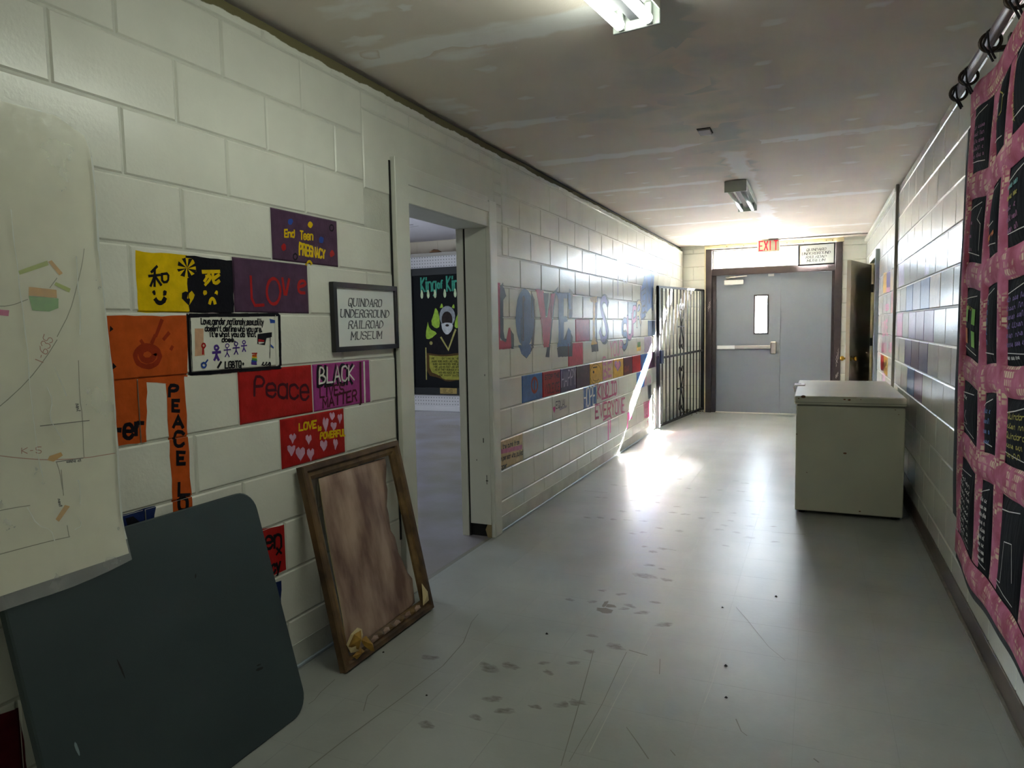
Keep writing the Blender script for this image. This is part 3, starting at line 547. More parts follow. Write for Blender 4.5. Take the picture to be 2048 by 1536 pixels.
('s', 0, '4.836,0.924 4.827,0.897 4.803,0.879 4.771,0.875 4.741,0.885 4.719,0.906 4.712,0.934 4.722,0.96 4.745,0.978 4.776,0.983 4.807,0.973 4.829,0.952 4.836,0.924', 0.022, 'dkorange', 'symbol', ''),
('s', 0, '4.775,0.968 4.772,0.886', 0.02, 'dkorange', 'symbol', ''),
('t', 'STOP THE', '4.99,0.986 5.323,0.983 5.322,0.952 4.989,0.952', 0.01, 'maroon', 'lettering', ''),
('t', 'VIOLENCE', '4.987,0.91 5.321,0.909 5.318,0.837 4.984,0.842', 0.012, 'maroon', 'lettering', ''),
('t', 'HAPPY', '5.377,0.987 5.752,0.991 5.748,0.861 5.373,0.864', 0.012, 'palelilac', 'lettering', ''),
('s', 0, '6.535,0.89 6.518,0.852 6.475,0.822 6.412,0.805 6.339,0.804 6.267,0.817 6.209,0.843 6.171,0.877 6.158,0.916 6.173,0.952 6.213,0.981 6.273,0.999 6.344,1.003 6.417,0.991 6.479,0.966 6.521,0.93 6.535,0.89', 0.01, 'ochre', 'face', ''),
('p', 0, '6.299,0.927 6.29,0.917 6.27,0.914 6.25,0.92 6.242,0.931 6.251,0.94 6.271,0.943 6.291,0.938', 0, 'black', 'face', ''),
('s', 0, '6.254,0.971 6.387,0.969', 0.01, 'black', 'face', ''),
('s', 0, '6.251,0.857 6.339,0.835 6.45,0.848', 0.01, 'ochre', 'face', ''),
('t', 'BE', '6.606,0.983 6.898,0.992 6.895,0.854 6.603,0.842', 0.026, 'mpink', 'lettering', ''),
('p', 0, '7.14,0.962 7.151,0.975 7.205,0.987 7.267,0.968 7.266,0.934 7.204,0.907 7.149,0.885 7.138,0.874 7.127,0.886 7.075,0.914 7.017,0.948 7.017,0.981 7.077,0.994 7.129,0.977', 0, 'mviolet', 'heart', ''),
('p', 0, '7.14,0.96 7.148,0.97 7.189,0.979 7.235,0.965 7.234,0.939 7.187,0.917 7.147,0.9 7.138,0.892 7.13,0.901 7.091,0.923 7.047,0.949 7.048,0.974 7.092,0.984 7.132,0.971', 0, 'mpink', 'heart', ''),
('t', '~2', '7.407,0.939 7.725,0.941 7.723,0.86 7.406,0.855', 0.03, 'dkorange', 'lettering', ''),
('t', 'HOPE', '5.967,0.799 6.324,0.791 6.319,0.621 5.961,0.63', 0.016, 'white', 'lettering', 'white word on blue block'),
('t', 'KIND TO', '6.404,0.793 7.091,0.777 7.088,0.644 6.401,0.671', 0.026, 'dkpink', 'lettering', ''),
('s', 0, '6.54,0.646 6.717,0.645 6.839,0.644 7.075,0.656', 0.02, 'dkpink', 'stroke', ''),
('t', 'EVERYONE', '6.319,0.611 7.429,0.569 7.426,0.417 6.315,0.485', 0.024, 'dkpink', 'lettering', ''),
('s', 0, '6.592,0.433 6.712,0.446 6.835,0.453 6.876,0.419', 0.024, 'dkpink', 'stroke', ''),
('s', 0, '6.768,0.399 6.763,0.225', 0.05, 'hotpink', 'stroke', ''),
('s', 0, '6.842,0.393 6.839,0.282', 0.03, 'hotpink', 'stroke', ''),
('s', 0, '7.563,0.376 7.54,0.233', 0.05, 'hotpink', 'stroke', ''),
('p', 0, '7.563,0.389 7.747,0.379 7.756,0.302 7.572,0.307', 0, 'hotpink', 'patch', ''),
('t', 'EQUAL', '5.231,0.756 5.486,0.755 5.484,0.697 5.229,0.701', 0.008, 'slate', 'lettering', ''),
('s', 0, '5.321,0.687 5.486,0.692', 0.02, 'mgrey', 'stroke', ''),
('p', 0, '5.188,0.71 5.19,0.717 5.202,0.723 5.215,0.713 5.214,0.697 5.201,0.683 5.189,0.672 5.186,0.666 5.184,0.672 5.173,0.686 5.161,0.703 5.161,0.719 5.174,0.726 5.186,0.717', 0, 'hotpink', 'heart', ''),
('p', 0, '8.337,0.429 8.772,0.414 8.77,0.202 8.37,0.224', 0, 'dkpink', 'patch', ''),
('t', '~4', '8.384,0.386 8.746,0.372 8.745,0.234 8.383,0.253', 0.01, 'lilacpink', 'lettering', ''),
('t', 'LOVE', '8.43,0.176 8.757,0.154 8.756,0.034 8.429,0.059', 0.012, 'dkpink', 'lettering', ''),
('t', '~6', '8.388,0.778 8.794,0.786 8.793,0.624 8.387,0.63', 0.012, 'mpink', 'lettering', ''),
('t', 'cut the guns from', '4.094,0.583 4.466,0.57 4.464,0.538 4.093,0.554', 0.006, 'slate', 'lettering', ''),
('s', 0, '4.085,0.541 4.507,0.509', 0.03, 'mpink', 'stroke', ''),
('t', 'the person who pulled', '4.097,0.509 4.531,0.488 4.53,0.452 4.096,0.48', 0.006, 'slate', 'lettering', ''),
('t', 'trigger', '4.081,0.454 4.252,0.444 4.251,0.414 4.079,0.421', 0.006, 'slate', 'lettering', ''),
('p', 0, '7.999,0.778 8.341,0.801 8.327,0.621 7.986,0.634', 0, 'mblue2', 'patch', ''),
('p', 0, '8.557,0.613 8.774,0.612 8.772,0.443 8.581,0.439', 0, 'slate', 'patch', ''),
('p', 0, '7.982,1.124 8.205,1.122 8.204,1.059 8.003,1.059', 0, 'myellow', 'symbol', ''),
('p', 0, '8.037,1.163 8.183,1.165 8.182,1.107 8.025,1.099', 0, 'green', 'symbol', '')]
PAINT_RIGHT = [
('p', 0, '8.257,1.852 7.907,1.842 7.851,1.637 8.243,1.646', 0, 'myellow', 'patch', ''),
('p', 0, '7.907,1.842 7.524,1.826 7.508,1.676 7.864,1.687', 0, 'violet', 'patch', ''),
('p', 0, '7.891,1.688 7.508,1.676 7.52,1.63 7.878,1.639', 0, 'mpink', 'patch', ''),
('p', 0, '7.527,1.84 7.149,1.827 7.1,1.635 7.475,1.64', 0, 'mtan', 'patch', ''),
('p', 0, '7.355,1.633 7.099,1.63 7.069,1.431 7.349,1.432', 0, 'orange', 'patch', ''),
('t', 'LOVE', '8.214,1.338 7.697,1.362 7.611,1.231 8.177,1.209', 0.03, 'dkpink', 'lettering', ''),
('t', '~6', '8.345,1.167 7.109,1.205 7.095,1.066 8.306,1.031', 0.03, 'dkpink', 'lettering', ''),
('t', 'IS', '8.206,1.517 7.587,1.515 7.575,1.468 8.19,1.459', 0.02, 'dkpink', 'lettering', ''),
('p', 0, '8.359,1.002 7.977,1.009 7.958,0.843 8.314,0.846', 0, 'red', 'patch', ''),
('p', 0, '7.976,1.006 7.551,1.009 7.527,0.827 7.925,0.826', 0, 'myellow', 'patch', ''),
('p', 0, '8.113,0.829 7.764,0.837 7.764,0.739 8.087,0.738', 0, 'lilacpink', 'patch', ''),
('p', 0, '7.245,1.428 7.058,1.428 7.028,1.228 7.192,1.226', 0, 'mblue', 'patch', ''),
('t', '~3', '7.967,0.975 7.569,0.982 7.571,0.898 7.943,0.888', 0.012, 'maroon', 'lettering', ''),
('p', 0, '5.213,1.724 5.025,1.721 5.019,1.644 5.218,1.641', 0, 'mlilac', 'patch', ''),
('p', 0, '6.777,1.846 6.394,1.835 6.348,1.642 6.746,1.641', 0, 'mlilac', 'patch', '')]
SCUFFS = [(0.624,4.905,0.044,0.03,-0.17),(0.624,5.243,0.043,0.033,0.32),(0.811,5.244,0.033,0.022,-0.36),(0.974,5.172,0.041,0.019,-0.03),(0.824,4.707,0.046,0.023,0.14),(0.712,4.695,0.045,0.018,0.05),(0.62,4.677,0.036,0.025,-0.17),(0.433,4.658,0.047,0.025,-0.27),(0.518,4.689,0.044,0.031,-0.15),(1.2,5.817,0.036,0.025,0.35),(1.111,5.526,0.054,0.029,0.32),(1.452,5.529,0.051,0.024,-0.33),(1.549,5.544,0.046,0.027,-0.11),(1.382,5.126,0.036,0.025,-0.02),(1.263,5.1,0.037,0.023,-0.03),(1.524,5.143,0.052,0.028,-0.17),(1.356,4.79,0.037,0.026,-0.24),(1.388,4.918,0.035,0.027,-0.33),(1.518,4.829,0.042,0.024,0.17),(1.54,4.563,0.049,0.03,0.15),(1.101,4.552,0.039,0.029,-0.13),(0.967,4.569,0.044,0.024,-0.04),(0.958,4.152,0.032,0.022,0.38),(1.026,4.07,0.036,0.03,0.12),(1.065,3.83,0.048,0.026,0.08),(1.138,3.793,0.032,0.019,-0.24),(1.422,4.337,0.034,0.02,-0.3),(1.688,4.522,0.044,0.021,0.36),(0.972,4.996,0.047,0.027,0.17),(1.191,4.916,0.037,0.034,0.27),(1.067,4.979,0.048,0.026,0.27),(0.756,5.462,0.049,0.029,0.33),(0.334,5.253,0.046,0.024,0.04),(0.396,5.254,0.035,0.021,0.18),(1.372,6.141,0.05,0.035,0.28),(1.289,6.208,0.044,0.02,-0.01),(1.373,5.826,0.053,0.031,-0.01),(0.959,5.791,0.041,0.022,-0.26),(0.732,4.961,0.032,0.033,0.11),(0.827,4.391,0.034,0.025,-0.36),(0.885,4.44,0.035,0.03,0.12),(0.438,5.701,0.042,0.023,0.12),(0.352,5.718,0.054,0.025,-0.34),(0.438,5.819,0.031,0.019,0.37),(0.708,6.034,0.044,0.032,-0.26),(0.824,6.123,0.037,0.03,0.32),(1.664,4.867,0.039,0.019,0.29),(1.453,4.648,0.037,0.031,-0.27),(1.332,4.674,0.047,0.032,0.18),(1.067,4.149,0.039,0.03,-0.29),(1.071,3.652,0.09,0.054,-0.22),(1.196,3.633,0.05,0.03,-0.1),(1.017,3.351,0.04,0.024,0.45),(1.094,3.226,0.05,0.03,-0.42),(1.082,3.179,0.04,0.024,0.46),(0.913,3.364,0.035,0.021,0.36),(1.291,3.065,0.055,0.033,0.57),(1.025,2.841,0.035,0.021,-0.16),(1.147,2.776,0.06,0.036,-0.35),(1.057,2.697,0.035,0.021,-0.31),(1.03,2.581,0.04,0.024,0.39),(1.09,2.268,0.045,0.027,0.56),(1.133,2.3,0.045,0.027,0.24),(1.203,3.309,0.035,0.021,-0.02),(0.805,3.193,0.035,0.021,-0.26),(0.914,3.207,0.04,0.024,0.4),(1.169,3.164,0.05,0.03,0.45),(0.72,2.416,0.07,0.039,-0.49),(0.797,2.458,0.06,0.033,-0.34),(0.841,2.209,0.05,0.028,0.4),(0.907,2.147,0.05,0.028,0.42),(0.838,2.074,0.035,0.019,-0.22),(0.698,1.972,0.05,0.028,-0.26),(1.005,2.215,0.035,0.019,-0.08),(0.464,2.402,0.05,0.028,0.05),(0.964,2.465,0.04,0.022,-0.49),(0.916,2.532,0.035,0.019,0.4)]
DRIPS = [(0.996,3.128,0.045,0.035),(1.008,3.189,0.04,0.022),(0.979,3.205,0.012,0.05)]
SCRATCHES = [([(0.478,1.63),(0.492,1.812),(0.523,2.082),(0.546,2.359),(0.527,2.575),(0.465,2.776),(0.453,2.871)],0.006,1),([(0.231,1.927),(0.232,1.957),(0.217,2.013),(0.207,2.108)],0.004,1),([(1.201,1.932),(1.155,2.218),(1.086,2.621),(1.069,2.718)],0.005,1),([(1.218,1.961),(1.22,2.32),(1.205,2.643),(1.202,2.744)],0.005,1),([(1.262,2.032),(1.258,2.345),(1.258,2.701),(1.258,2.961)],0.005,0),([(1.672,2.397),(1.696,2.328),(1.715,2.31)],0.007,1),([(1.337,2.21),(1.391,2.139),(1.443,2.067)],0.006,1),([(1.498,2.138),(1.517,2.115)],0.006,1),([(1.918,2.258),(1.931,2.245)],0.008,1),([(1.208,2.766),(1.287,2.748)],0.008,1),([(1.557,2.464),(1.564,2.633),(1.564,2.885)],0.005,0),([(0.552,2.064),(0.668,2.061),(0.753,2.057)],0.006,0),([(0.677,2.065),(0.674,2.362),(0.67,2.522)],0.005,0),([(1.573,3.388),(1.633,3.261),(1.742,3.008),(1.81,2.906)],0.004,1),([(0.172,5.428),(0.363,5.421)],0.012,1),([(1.664,4.725),(1.863,4.749)],0.01,1),([(0.072,7.546),(0.304,7.557)],0.01,1),([(0.161,6.3),(0.296,6.3)],0.012,1),([(1.065,4.156),(1.153,4.141)],0.008,1),([(1.366,2.611),(1.343,2.735)],0.004,1),([(0.445,1.963),(0.398,2.054),(0.39,2.136)],0.005,1)]
CRUMBS = [(0.6,2.139),(0.253,2.372),(1.743,3.596),(1.513,3.362),(1.595,2.775),(1.624,2.53),(0.831,2.787)]
MAP_NOTES = [([(1.155, 1.521), (1.232, 1.554), (1.235, 1.542), (1.159, 1.512)], 'lime'), ([(1.234, 1.551), (1.244, 1.556), (1.272, 1.523), (1.262, 1.517)], 'amber'), ([(1.251, 1.498), (1.291, 1.482), (1.286, 1.471), (1.246, 1.49)], 'lime'), ([(1.179, 1.482), (1.251, 1.477), (1.251, 1.455), (1.177, 1.459)], 'amber'), ([(1.177, 1.458), (1.255, 1.454), (1.253, 1.428), (1.227, 1.418), (1.183, 1.421)], 'leaf'), ([(1.087, 1.423), (1.126, 1.42), (1.123, 1.405), (1.086, 1.409)], 'pinkn'), ([(1.193, 1.021), (1.2, 1.031), (1.232, 1.036), (1.236, 1.026), (1.209, 1.014)], 'amber'), ([(1.191, 0.862), (1.222, 0.893), (1.235, 0.886), (1.198, 0.853)], 'amber')]
MAP_LINES = [([(1.338, 1.595), (1.329, 1.551), (1.308, 1.485), (1.284, 1.417), (1.244, 1.351)], 'pencil'), ([(1.243, 1.342), (1.208, 1.293), (1.159, 1.237), (1.09, 1.18), (1.064, 1.166)], 'pencil'), ([(1.083, 1.43), (1.127, 1.43), (1.174, 1.449)], 'pencil'), ([(1.299, 1.283), (1.295, 1.177), (1.3, 1.127), (1.295, 1.011)], 'pencil'), ([(1.182, 1.115), (1.319, 1.112)], 'ink'), ([(1.056, 1.06), (1.12, 1.04), (1.194, 1.021), (1.291, 1.008), (1.39, 1.006)], 'redpen'), ([(1.216, 1.012), (1.292, 1.009)], 'ink'), ([(1.217, 1.012), (1.223, 0.981), (1.223, 0.935)], 'pencil'), ([(1.227, 0.988), (1.223, 0.919)], 'pencil'), ([(1.043, 0.813), (1.104, 0.812), (1.174, 0.81), (1.219, 0.807)], 'pencil'), ([(1.051, 0.918), (1.1, 0.916), (1.133, 0.913)], 'pencil'), ([(1.218, 0.838), (1.217, 0.809)], 'pencil'), ([(1.234, 1.482), (1.255, 1.509)], 'pencil')]
MAP_TEXT = [('I-635', [(1.181, 1.289), (1.21, 1.358), (1.233, 1.344), (1.2, 1.28)], 'redpen'), ('K-5', [(1.131, 1.064), (1.181, 1.059), (1.18, 1.042), (1.13, 1.05)], 'redpen'), ('~4', [(1.294, 1.163), (1.296, 1.137), (1.285, 1.137), (1.282, 1.163)], 'ink'), ('~4', [(1.214, 0.911), (1.215, 0.886), (1.207, 0.888), (1.206, 0.913)], 'ink'), ('~7', [(1.244, 1.013), (1.29, 1.009), (1.289, 1.0), (1.244, 1.004)], 'ink')]
MAP_GLINTS = [[(1.145, 1.675), (1.146, 1.587), (1.151, 1.528), (1.15, 1.478), (1.155, 1.428), (1.156, 1.365), (1.16, 1.311), (1.157, 1.237), (1.16, 1.165), (1.163, 1.087), (1.167, 1.021), (1.172, 0.981)], [(1.308, 1.571), (1.308, 1.512), (1.306, 1.48), (1.311, 1.445), (1.303, 1.355)], [(1.226, 1.268), (1.239, 1.231), (1.253, 1.189)], [(1.202, 1.218), (1.215, 1.18), (1.201, 1.134), (1.224, 1.091), (1.236, 1.062)], [(1.122, 0.911), (1.138, 0.86), (1.17, 0.841), (1.173, 0.811)], [(1.264, 0.953), (1.267, 0.936), (1.259, 0.888)], [(1.246, 0.861), (1.254, 0.829), (1.232, 0.824)], [(1.279, 1.954), (1.237, 1.877), (1.204, 1.782)], [(1.309, 1.917), (1.257, 1.837), (1.228, 1.805)], [(1.089, 1.175), (1.097, 1.134), (1.101, 1.114)]]
# ------------------------------------------------------------------ paints and surfaces
PC = dict(yellow='dbb70a', black='15151b', red='a92220', orange='bd5420', dkorange='93321a', paleorange='c9a080', blue='2b4c9c', green='4c8c3c', violet='4d3484', white='dcdcd4', dkmaroon='4b1c26',
 maroon='5a1a22', lilacpink='cda2ba', navy='1e2d5c', purple='50394f', magenta='a03e86', mred='b93a50', mblue='4c6c9c', slate='3c414e', myellow='dcae3e', mviolet='7c78b0', mblue2='3f6aac', mpink='c97f9f',
 mtan='cdb68c', mgrey='97959e', ochre='a07a1e', palelilac='bcacca', dkpink='b23c6c', hotpink='d9509a', mlilac='a99cb6', mauve='8f6f8a', dpurple='5d5277', greyblue='8e98aa', cream='e3dcc4')
def paint(c):
    return mat('paint_' + c, PC[c], .28, bump=.0007, bscale=90, var=.22, vscale=22, spec=.16)
WALLP = mat('wall_paint', 'd6d6cb', .22, bump=.0007, bscale=75, var=.06, vscale=5, spec=.26)
MORT = mat('mortar_paint', 'c3c4b8', .45, bump=.001, bscale=120, var=.12, vscale=9)
RAW = coverage('bare_block', '6a6448', .9, 40, (1, .35, 1), .1, .3, WALLP)
CEIL = mat('drywall', 'e0d6cb', .85, bump=.0006, bscale=200, var=.06, vscale=2.2)
MUD = coverage('joint_compound', 'eceae7', .7, 16, (.45, 1.2, 1), .15, .8, CEIL)
MUD2 = coverage('joint_compound_grey', 'c6c7c1', .7, 7, (1, 1, 1), .0, .8, CEIL)
DARK = mat('dark_gap', '0d0c0b', .9)  # near-black; paints the shade in gaps and holes, also used on feet
WHITEP = mat('white_trim_paint', 'cfd0c4', .35, bump=.0006, bscale=60, var=.06, vscale=6)
def floormat(name, c1, c2, rough=.3):
    m = mat(name, c1, rough, bump=.0004, bscale=45, var=0, col2=c2, vscale=1.7, spec=.5, vdetail=9)
    N = m.node_tree.nodes; Lk = m.node_tree.links; b = N['Principled BSDF']; g = [n for n in N if n.type == 'NEW_GEOMETRY'][0]
    mp = N.new('ShaderNodeMapping'); mp.inputs['Scale'].default_value = (2.5, 11, 1); Lk.new(g.outputs['Position'], mp.inputs[0])
    n = N.new('ShaderNodeTexNoise'); n.inputs['Scale'].default_value = 16; n.inputs['Detail'].default_value = 8; Lk.new(mp.outputs[0], n.inputs['Vector'])
    r = N.new('ShaderNodeMapRange'); r.inputs[1].default_value = .3; r.inputs[2].default_value = .75; r.inputs[3].default_value = rough - .03; r.inputs[4].default_value = rough + .07
    Lk.new(n.outputs['Fac'], r.inputs[0]); Lk.new(r.outputs[0], b.inputs['Roughness'])
    # fine streaks of wear in the vinyl
    src = b.inputs['Base Color'].links[0].from_socket; mx = N.new('ShaderNodeMix'); mx.data_type = 'RGBA'; mx.blend_type = 'MULTIPLY'
    rr = N.new('ShaderNodeMapRange'); rr.inputs[1].default_value = .3; rr.inputs[2].default_value = .55; rr.inputs[3].default_value = .97; rr.inputs[4].default_value = 1.0; Lk.new(n.outputs['Fac'], rr.inputs[0])
    mx.inputs[0].default_value = 1; Lk.new(src, mx.inputs[6]); Lk.new(rr.outputs[0], mx.inputs[7]); Lk.new(mx.outputs[2], b.inputs['Base Color'])
    return m
TILE = [floormat('vinyl_tile', 'a2a5a0', '929590', .31)] * 3
GROUT = mat('tile_seam', '77766c', .6)
TANV = floormat('tan_vinyl', '96919a', '898480', .2)

# ------------------------------------------------------------------ floor
fl = struct(MB().box(-.03, -4, -.2, W, YF + .2, -.0009).build('floor', GROUT))
xs = [0.0] + [.026 + .3048 * i for i in range(9)] + [W]; tm = {}
def tile_mesh(w, d, k):
    key = (round(w, 3), round(d, 3), k)
    if key not in tm:
        b = MB(); g = .0002; e = .0001
        v = [(g, g, -.0008), (w - g, g, -.0008), (w - g, d - g, -.0008), (g, d - g, -.0008), (g + e, g + e, 0), (w - g - e, g + e, 0), (w - g - e, d - g - e, 0), (g + e, d - g - e, 0)]
        me = bpy.data.meshes.new('tile'); me.from_pydata(v, [], [(4, 5, 6, 7), (0, 1, 5, 4), (1, 2, 6, 5), (2, 3, 7, 6), (3, 0, 4, 7)]); me.materials.append(TILE[k]); tm[key] = me
    return tm[key]
rest = MB(); j = 0; y = 3.84 - .3048 * 26
while y < YF:
    d = min(.3048, YF - y)
    for a, b in zip(xs, xs[1:]):
        if b - a < .02: continue
        if y > 1.25: link('floor_tile', tile_mesh(b - a, d, rnd.randrange(3)), fl, (a, y, 0))
        else: rest.add([(a + .0004, y + .0004, 0), (b - .0004, y + .0004, 0), (b - .0004, y + d - .0004, 0), (a + .0004, y + d - .0004, 0)], [(0, 1, 2, 3)])
    y += .3048
rest.build('floor_tile_rest', TILE[0], fl)['kind'] = 'stuff'
fzn = [0]
def fz(a, b): return (a, b, .0005 + fzn[0] * 5e-6)
SCUFF = coverage('floor_scuff', '5d5a50', .6, 34, (1, 2.2, 1), .3, 1.05, TILE[0]); SCUFF2 = coverage('floor_drip', '5d5848', .4, 20, (1, 1, 1), .1, .6, TILE[0])
for (a, b, rx, ry, rot) in SCUFFS: fzn[0] += 1; daub('scuff_mark', oval(a, b, rx, ry, 12, .25, rot), fz, SCUFF, fl, .75)
for (a, b, rx, ry) in DRIPS: fzn[0] += 1; daub('drip_stain', oval(a, b, rx, ry, 12, .2), fz, SCUFF2, fl, .9)
for (p, w, dk) in SCRATCHES:
    q = ribbon(p, w * .6, .3); flat('scratch', q, lambda a, b: (a, b, .0012), mat('scratch_dark', '74746a', .5) if dk else mat('scratch_light', 'a9aaa1', .4), fl)

# museum room floor beyond the doorway
struct(MB().box(-6.2, 0.6, -.2, -.03, 10.7, -.0006).build('floor_room', TANV))
struct(MB().box(W, 7.9, -.2, 4.6, YF + .2, -.0005).build('floor_side_room', TANV))
struct(MB().box(-9, YF + .2, -.3, 12, 60, -.06).build('ground_outside', mat('concrete', 'b5b1a8', .9, bump=.002, var=.15, vscale=2)))
MB().box(-4, YF + .18, -.06, 7, YF + 2.2, -.02).build('step_outside', mat('concrete', 'b5b1a8'))['kind'] = 'structure'

# ------------------------------------------------------------------ ceiling
cb = MB(); cb.add([(-.2, -4, zc(-4)), (W + .2, -4, zc(-4)), (W + .2, YF + .2, zc(YF + .2)), (-.2, YF + .2, zc(YF + .2)), (-.2, -4, 2.95), (W + .2, -4, 2.95), (W + .2, YF + .2, 2.95), (-.2, YF + .2, 2.95)],
       [(0, 3, 2, 1), (4, 5, 6, 7), (0, 1, 5, 4), (1, 2, 6, 5), (2, 3, 7, 6), (3, 0, 4, 7)])
ceiling = struct(cb.build('ceiling', CEIL))
cz = [0]
def cf(a, b): return (a, b, zc(b) - .0006 - cz[0] * 4e-6)
def seam(x0, y0, x1, y1, w, m, j=.35, n=None):
    L = math.hypot(x1 - x0, y1 - y0); n = n or max(6, int(L / .07)); t = ((x1 - x0) / L, (y1 - y0) / L); nn = (-t[1], t[0]); v = []; c = []; f = []; cz[0] += 1
    for i in range(n + 1):
        s_ = i / n; px, py = x0 + (x1 - x0) * s_, y0 + (y1 - y0) * s_; en = min(1, min(s_, 1 - s_) * 12 + .15)
        wl = w * (1 + rnd.uniform(-j, j)) / 2; wr = w * (1 + rnd.uniform(-j, j)) / 2
        for o, cv in ((-wl, 0), (-wl * .55, .75), (0, .85), (wr * .55, .75), (wr, 0)): v.append(cf(px + nn[0] * o, py + nn[1] * o)); c.append(cv * en)
    for i in range(n):
        for k in range(4): f.append((i * 5 + k, i * 5 + k + 1, i * 5 + 6 + k, i * 5 + 5 + k))
    mesh('taped_seam', v, f, m, ceiling, cover=c)
for yy, x0, x1, w in ((1.42, 0, 1.3, .2), (2.62, .0, 1.25, .24), (3.8, .0, 1.2, .16), (4.8, .0, 1.3, .2), (6.05, .0, 1.2, .14), (7.25, .0, 1.25, .14), (8.45, 0, 1.3, .16), (9.65, 0, 1.3, .16), (10.5, 0, 2.54, .28)): seam(x0, yy, x1, yy + .02, w, MUD)
for yy, x0, x1, w in ((4.9, 1.3, 2.54, .17), (7.25, 1.35, 2.54, .2), (9.6, 1.35, 2.54, .2), (2.3, 1.4, 2.54, .12)): seam(x0, yy, x1, yy + .03, w, MUD)
seam(1.34, .2, 1.36, 6.2, .26, MUD2, .5); seam(1.36, 5.0, 1.38, 7.4, .2, MUD, .4); seam(1.38, 7.3, 1.42, 10.6, .26, MUD, .4)
for a, b, rx, ry in ((1.2, 3.4, .28, .3), (1.5, 3.3, .2, .25), (1.3, 3.9, .3, .22), (1.15, 4.3, .26, .16), (1.45, 4.2, .25, .15), (.9, 3.85, .3, .14), (1.3, 4.9, .25, .2), (1.05, 5.6, .2, .2)):
    cz[0] += 1; daub('plaster_smear', oval(a, b, rx, ry, 16, .3), cf, MUD2, ceiling, .45)
for yy in [0.6 + .4 * i for i in range(26)]:
    for xx in (.12, .52, .95, 1.72, 2.08, 2.44):
        if rnd.random() < .42: continue
        cz[0] += 1; s_ = rnd.uniform(.75, 1.35)
        daub('plaster_spot', oval(xx + rnd.uniform(-.07, .07), yy + rnd.uniform(-.07, .07), .062 * s_, .04 * s_, 10, .3), cf, MUD, ceiling, .62)
for a, b, rx, ry in ((.55, 1.95, .3, .12), (.2, 2.45, .12, .06), (.35, 2.2, .18, .1), (.12, 3.35, .14, .2), (.1, 1.9, .1, .08), (.5, 2.75, .2, .08)):
    cz[0] += 1; daub('plaster_smear', oval(a, b, rx, ry, 16, .3), cf, MUD, ceiling, .6)

# ------------------------------------------------------------------ block walls
G, BEV = .0032, .0055
bm_cache = {}
def block_mesh(w, h, ax, m):
    key = (round(w, 3), round(h, 3), ax, m.name)
    if key not in bm_cache:
        b = BEV; P = [(-w / 2 + G, -h / 2 + G), (w / 2 - G, -h / 2 + G), (w / 2 - G, h / 2 - G), (-w / 2 + G, h / 2 - G)]
        Q = [(-w / 2 + G + b, -h / 2 + G + b), (w / 2 - G - b, -h / 2 + G + b), (w / 2 - G - b, h / 2 - G - b), (-w / 2 + G + b, h / 2 - G - b)]
        mp = {'+x': lambda s, t, d: (-d, s, t), '-x': lambda s, t, d: (d, -s, t), '-y': lambda s, t, d: (s, d, t)}[ax]
        v = [mp(s, t, .0045) for s, t in P] + [mp(s, t, 0) for s, t in Q]
        me = bpy.data.meshes.new('block'); me.from_pydata(v, [], [(4, 5, 6, 7), (0, 1, 5, 4), (1, 2, 6, 5), (2, 3, 7, 6), (3, 0, 4, 7)]); me.materials.append(m); bm_cache[key] = me
    return bm_cache[key]
def split(a, b, cuts):
    seg = [(a, b)]
    for c, d in cuts:
        o = []
        for p, q in seg:
            if d <= p or c >= q: o.append((p, q)); continue
            if c > p: o.append((p, c))
            if d < q: o.append((d, q))
        seg = o
    return [s for s in seg if s[1] - s[0] > .035]
def lay(wall, ax, X, phase, par, ya, yb, cuts, colors, near, top):
    rects = []; joined = MB()
    for r in range(13):
        z0 = r * CR; z1 = min((r + 1) * CR, top)
        if z1 - z0 < .03: continue
        k = -28 + ((r + par + 28) % 2)
        while k * CR + phase < yb:
            a = max(k * CR + phase, ya); b = min((k + 2) * CR + phase, yb)
            if b - a > .03:
                cs = [(c0, c1) for (c0, c1, zz0, zz1) in cuts if z0 < zz1 - .02 and z1 > zz0 + .02]
                for p, q in split(a, b, cs):
                    col = colors.get((r, k)); m = paint(col) if col else WALLP
                    cy, czz = (p + q) / 2, (z0 + z1) / 2
                    if q < near:
                        for f in [(p + G, z0 + G, q - G, z1 - G)]:
                            s = .0015; vv = [(f[0], f[1]), (f[2], f[1]), (f[2], f[3]), (f[0], f[3])]; joined.add([(X, u, t) for u, t in vv], [(0, 1, 2, 3)])
                    else:
                        link('block', block_mesh(q - p, z1 - z0, ax, m), wall, (X, cy, czz)); rects.append((p + G, z0 + G, q - G, z1 - G))
            k += 2
    if joined.v: joined.build('block_rest', WALLP, wall)['kind'] = 'stuff'
    return rects
ZT = 2.503
wl = MB(); t0, t1 = -.2, -.0045
wl.box(t0, -4, -.05, t1, 2.98, ZT); wl.box(t0, 4.06, -.05, t1, YF + .2, ZT); wl.box(t0, 2.98, 2.02, t1, 4.06, ZT); wall_left = struct(wl.build('wall_left', MORT))
LC = {(7, 3): 'purple', (8, 4): 'purple', (5, 3): 'red', (5, 5): 'magenta', (4, 4): 'red', (4, 16): 'mblue2', (4, 18): 'red', (4, 20): 'dpurple', (4, 22): 'purple', (4, 24): 'myellow', (4, 26): 'mtan', (4, 28): 'myellow',
      (4, 30): 'maroon', (4, 32): 'red', (3, 23): 'mblue2', (2, 14): 'mtan', (6, 22): 'mred', (5, 21): 'mred', (7, 33): 'mlilac', (8, 34): 'mlilac', (7, 31): 'greyblue', (4, 34): 'mblue2', (3, 33): 'mblue2', (6, 36): 'mblue', (5, 35): 'mlilac', (4, 36): 'purple'}
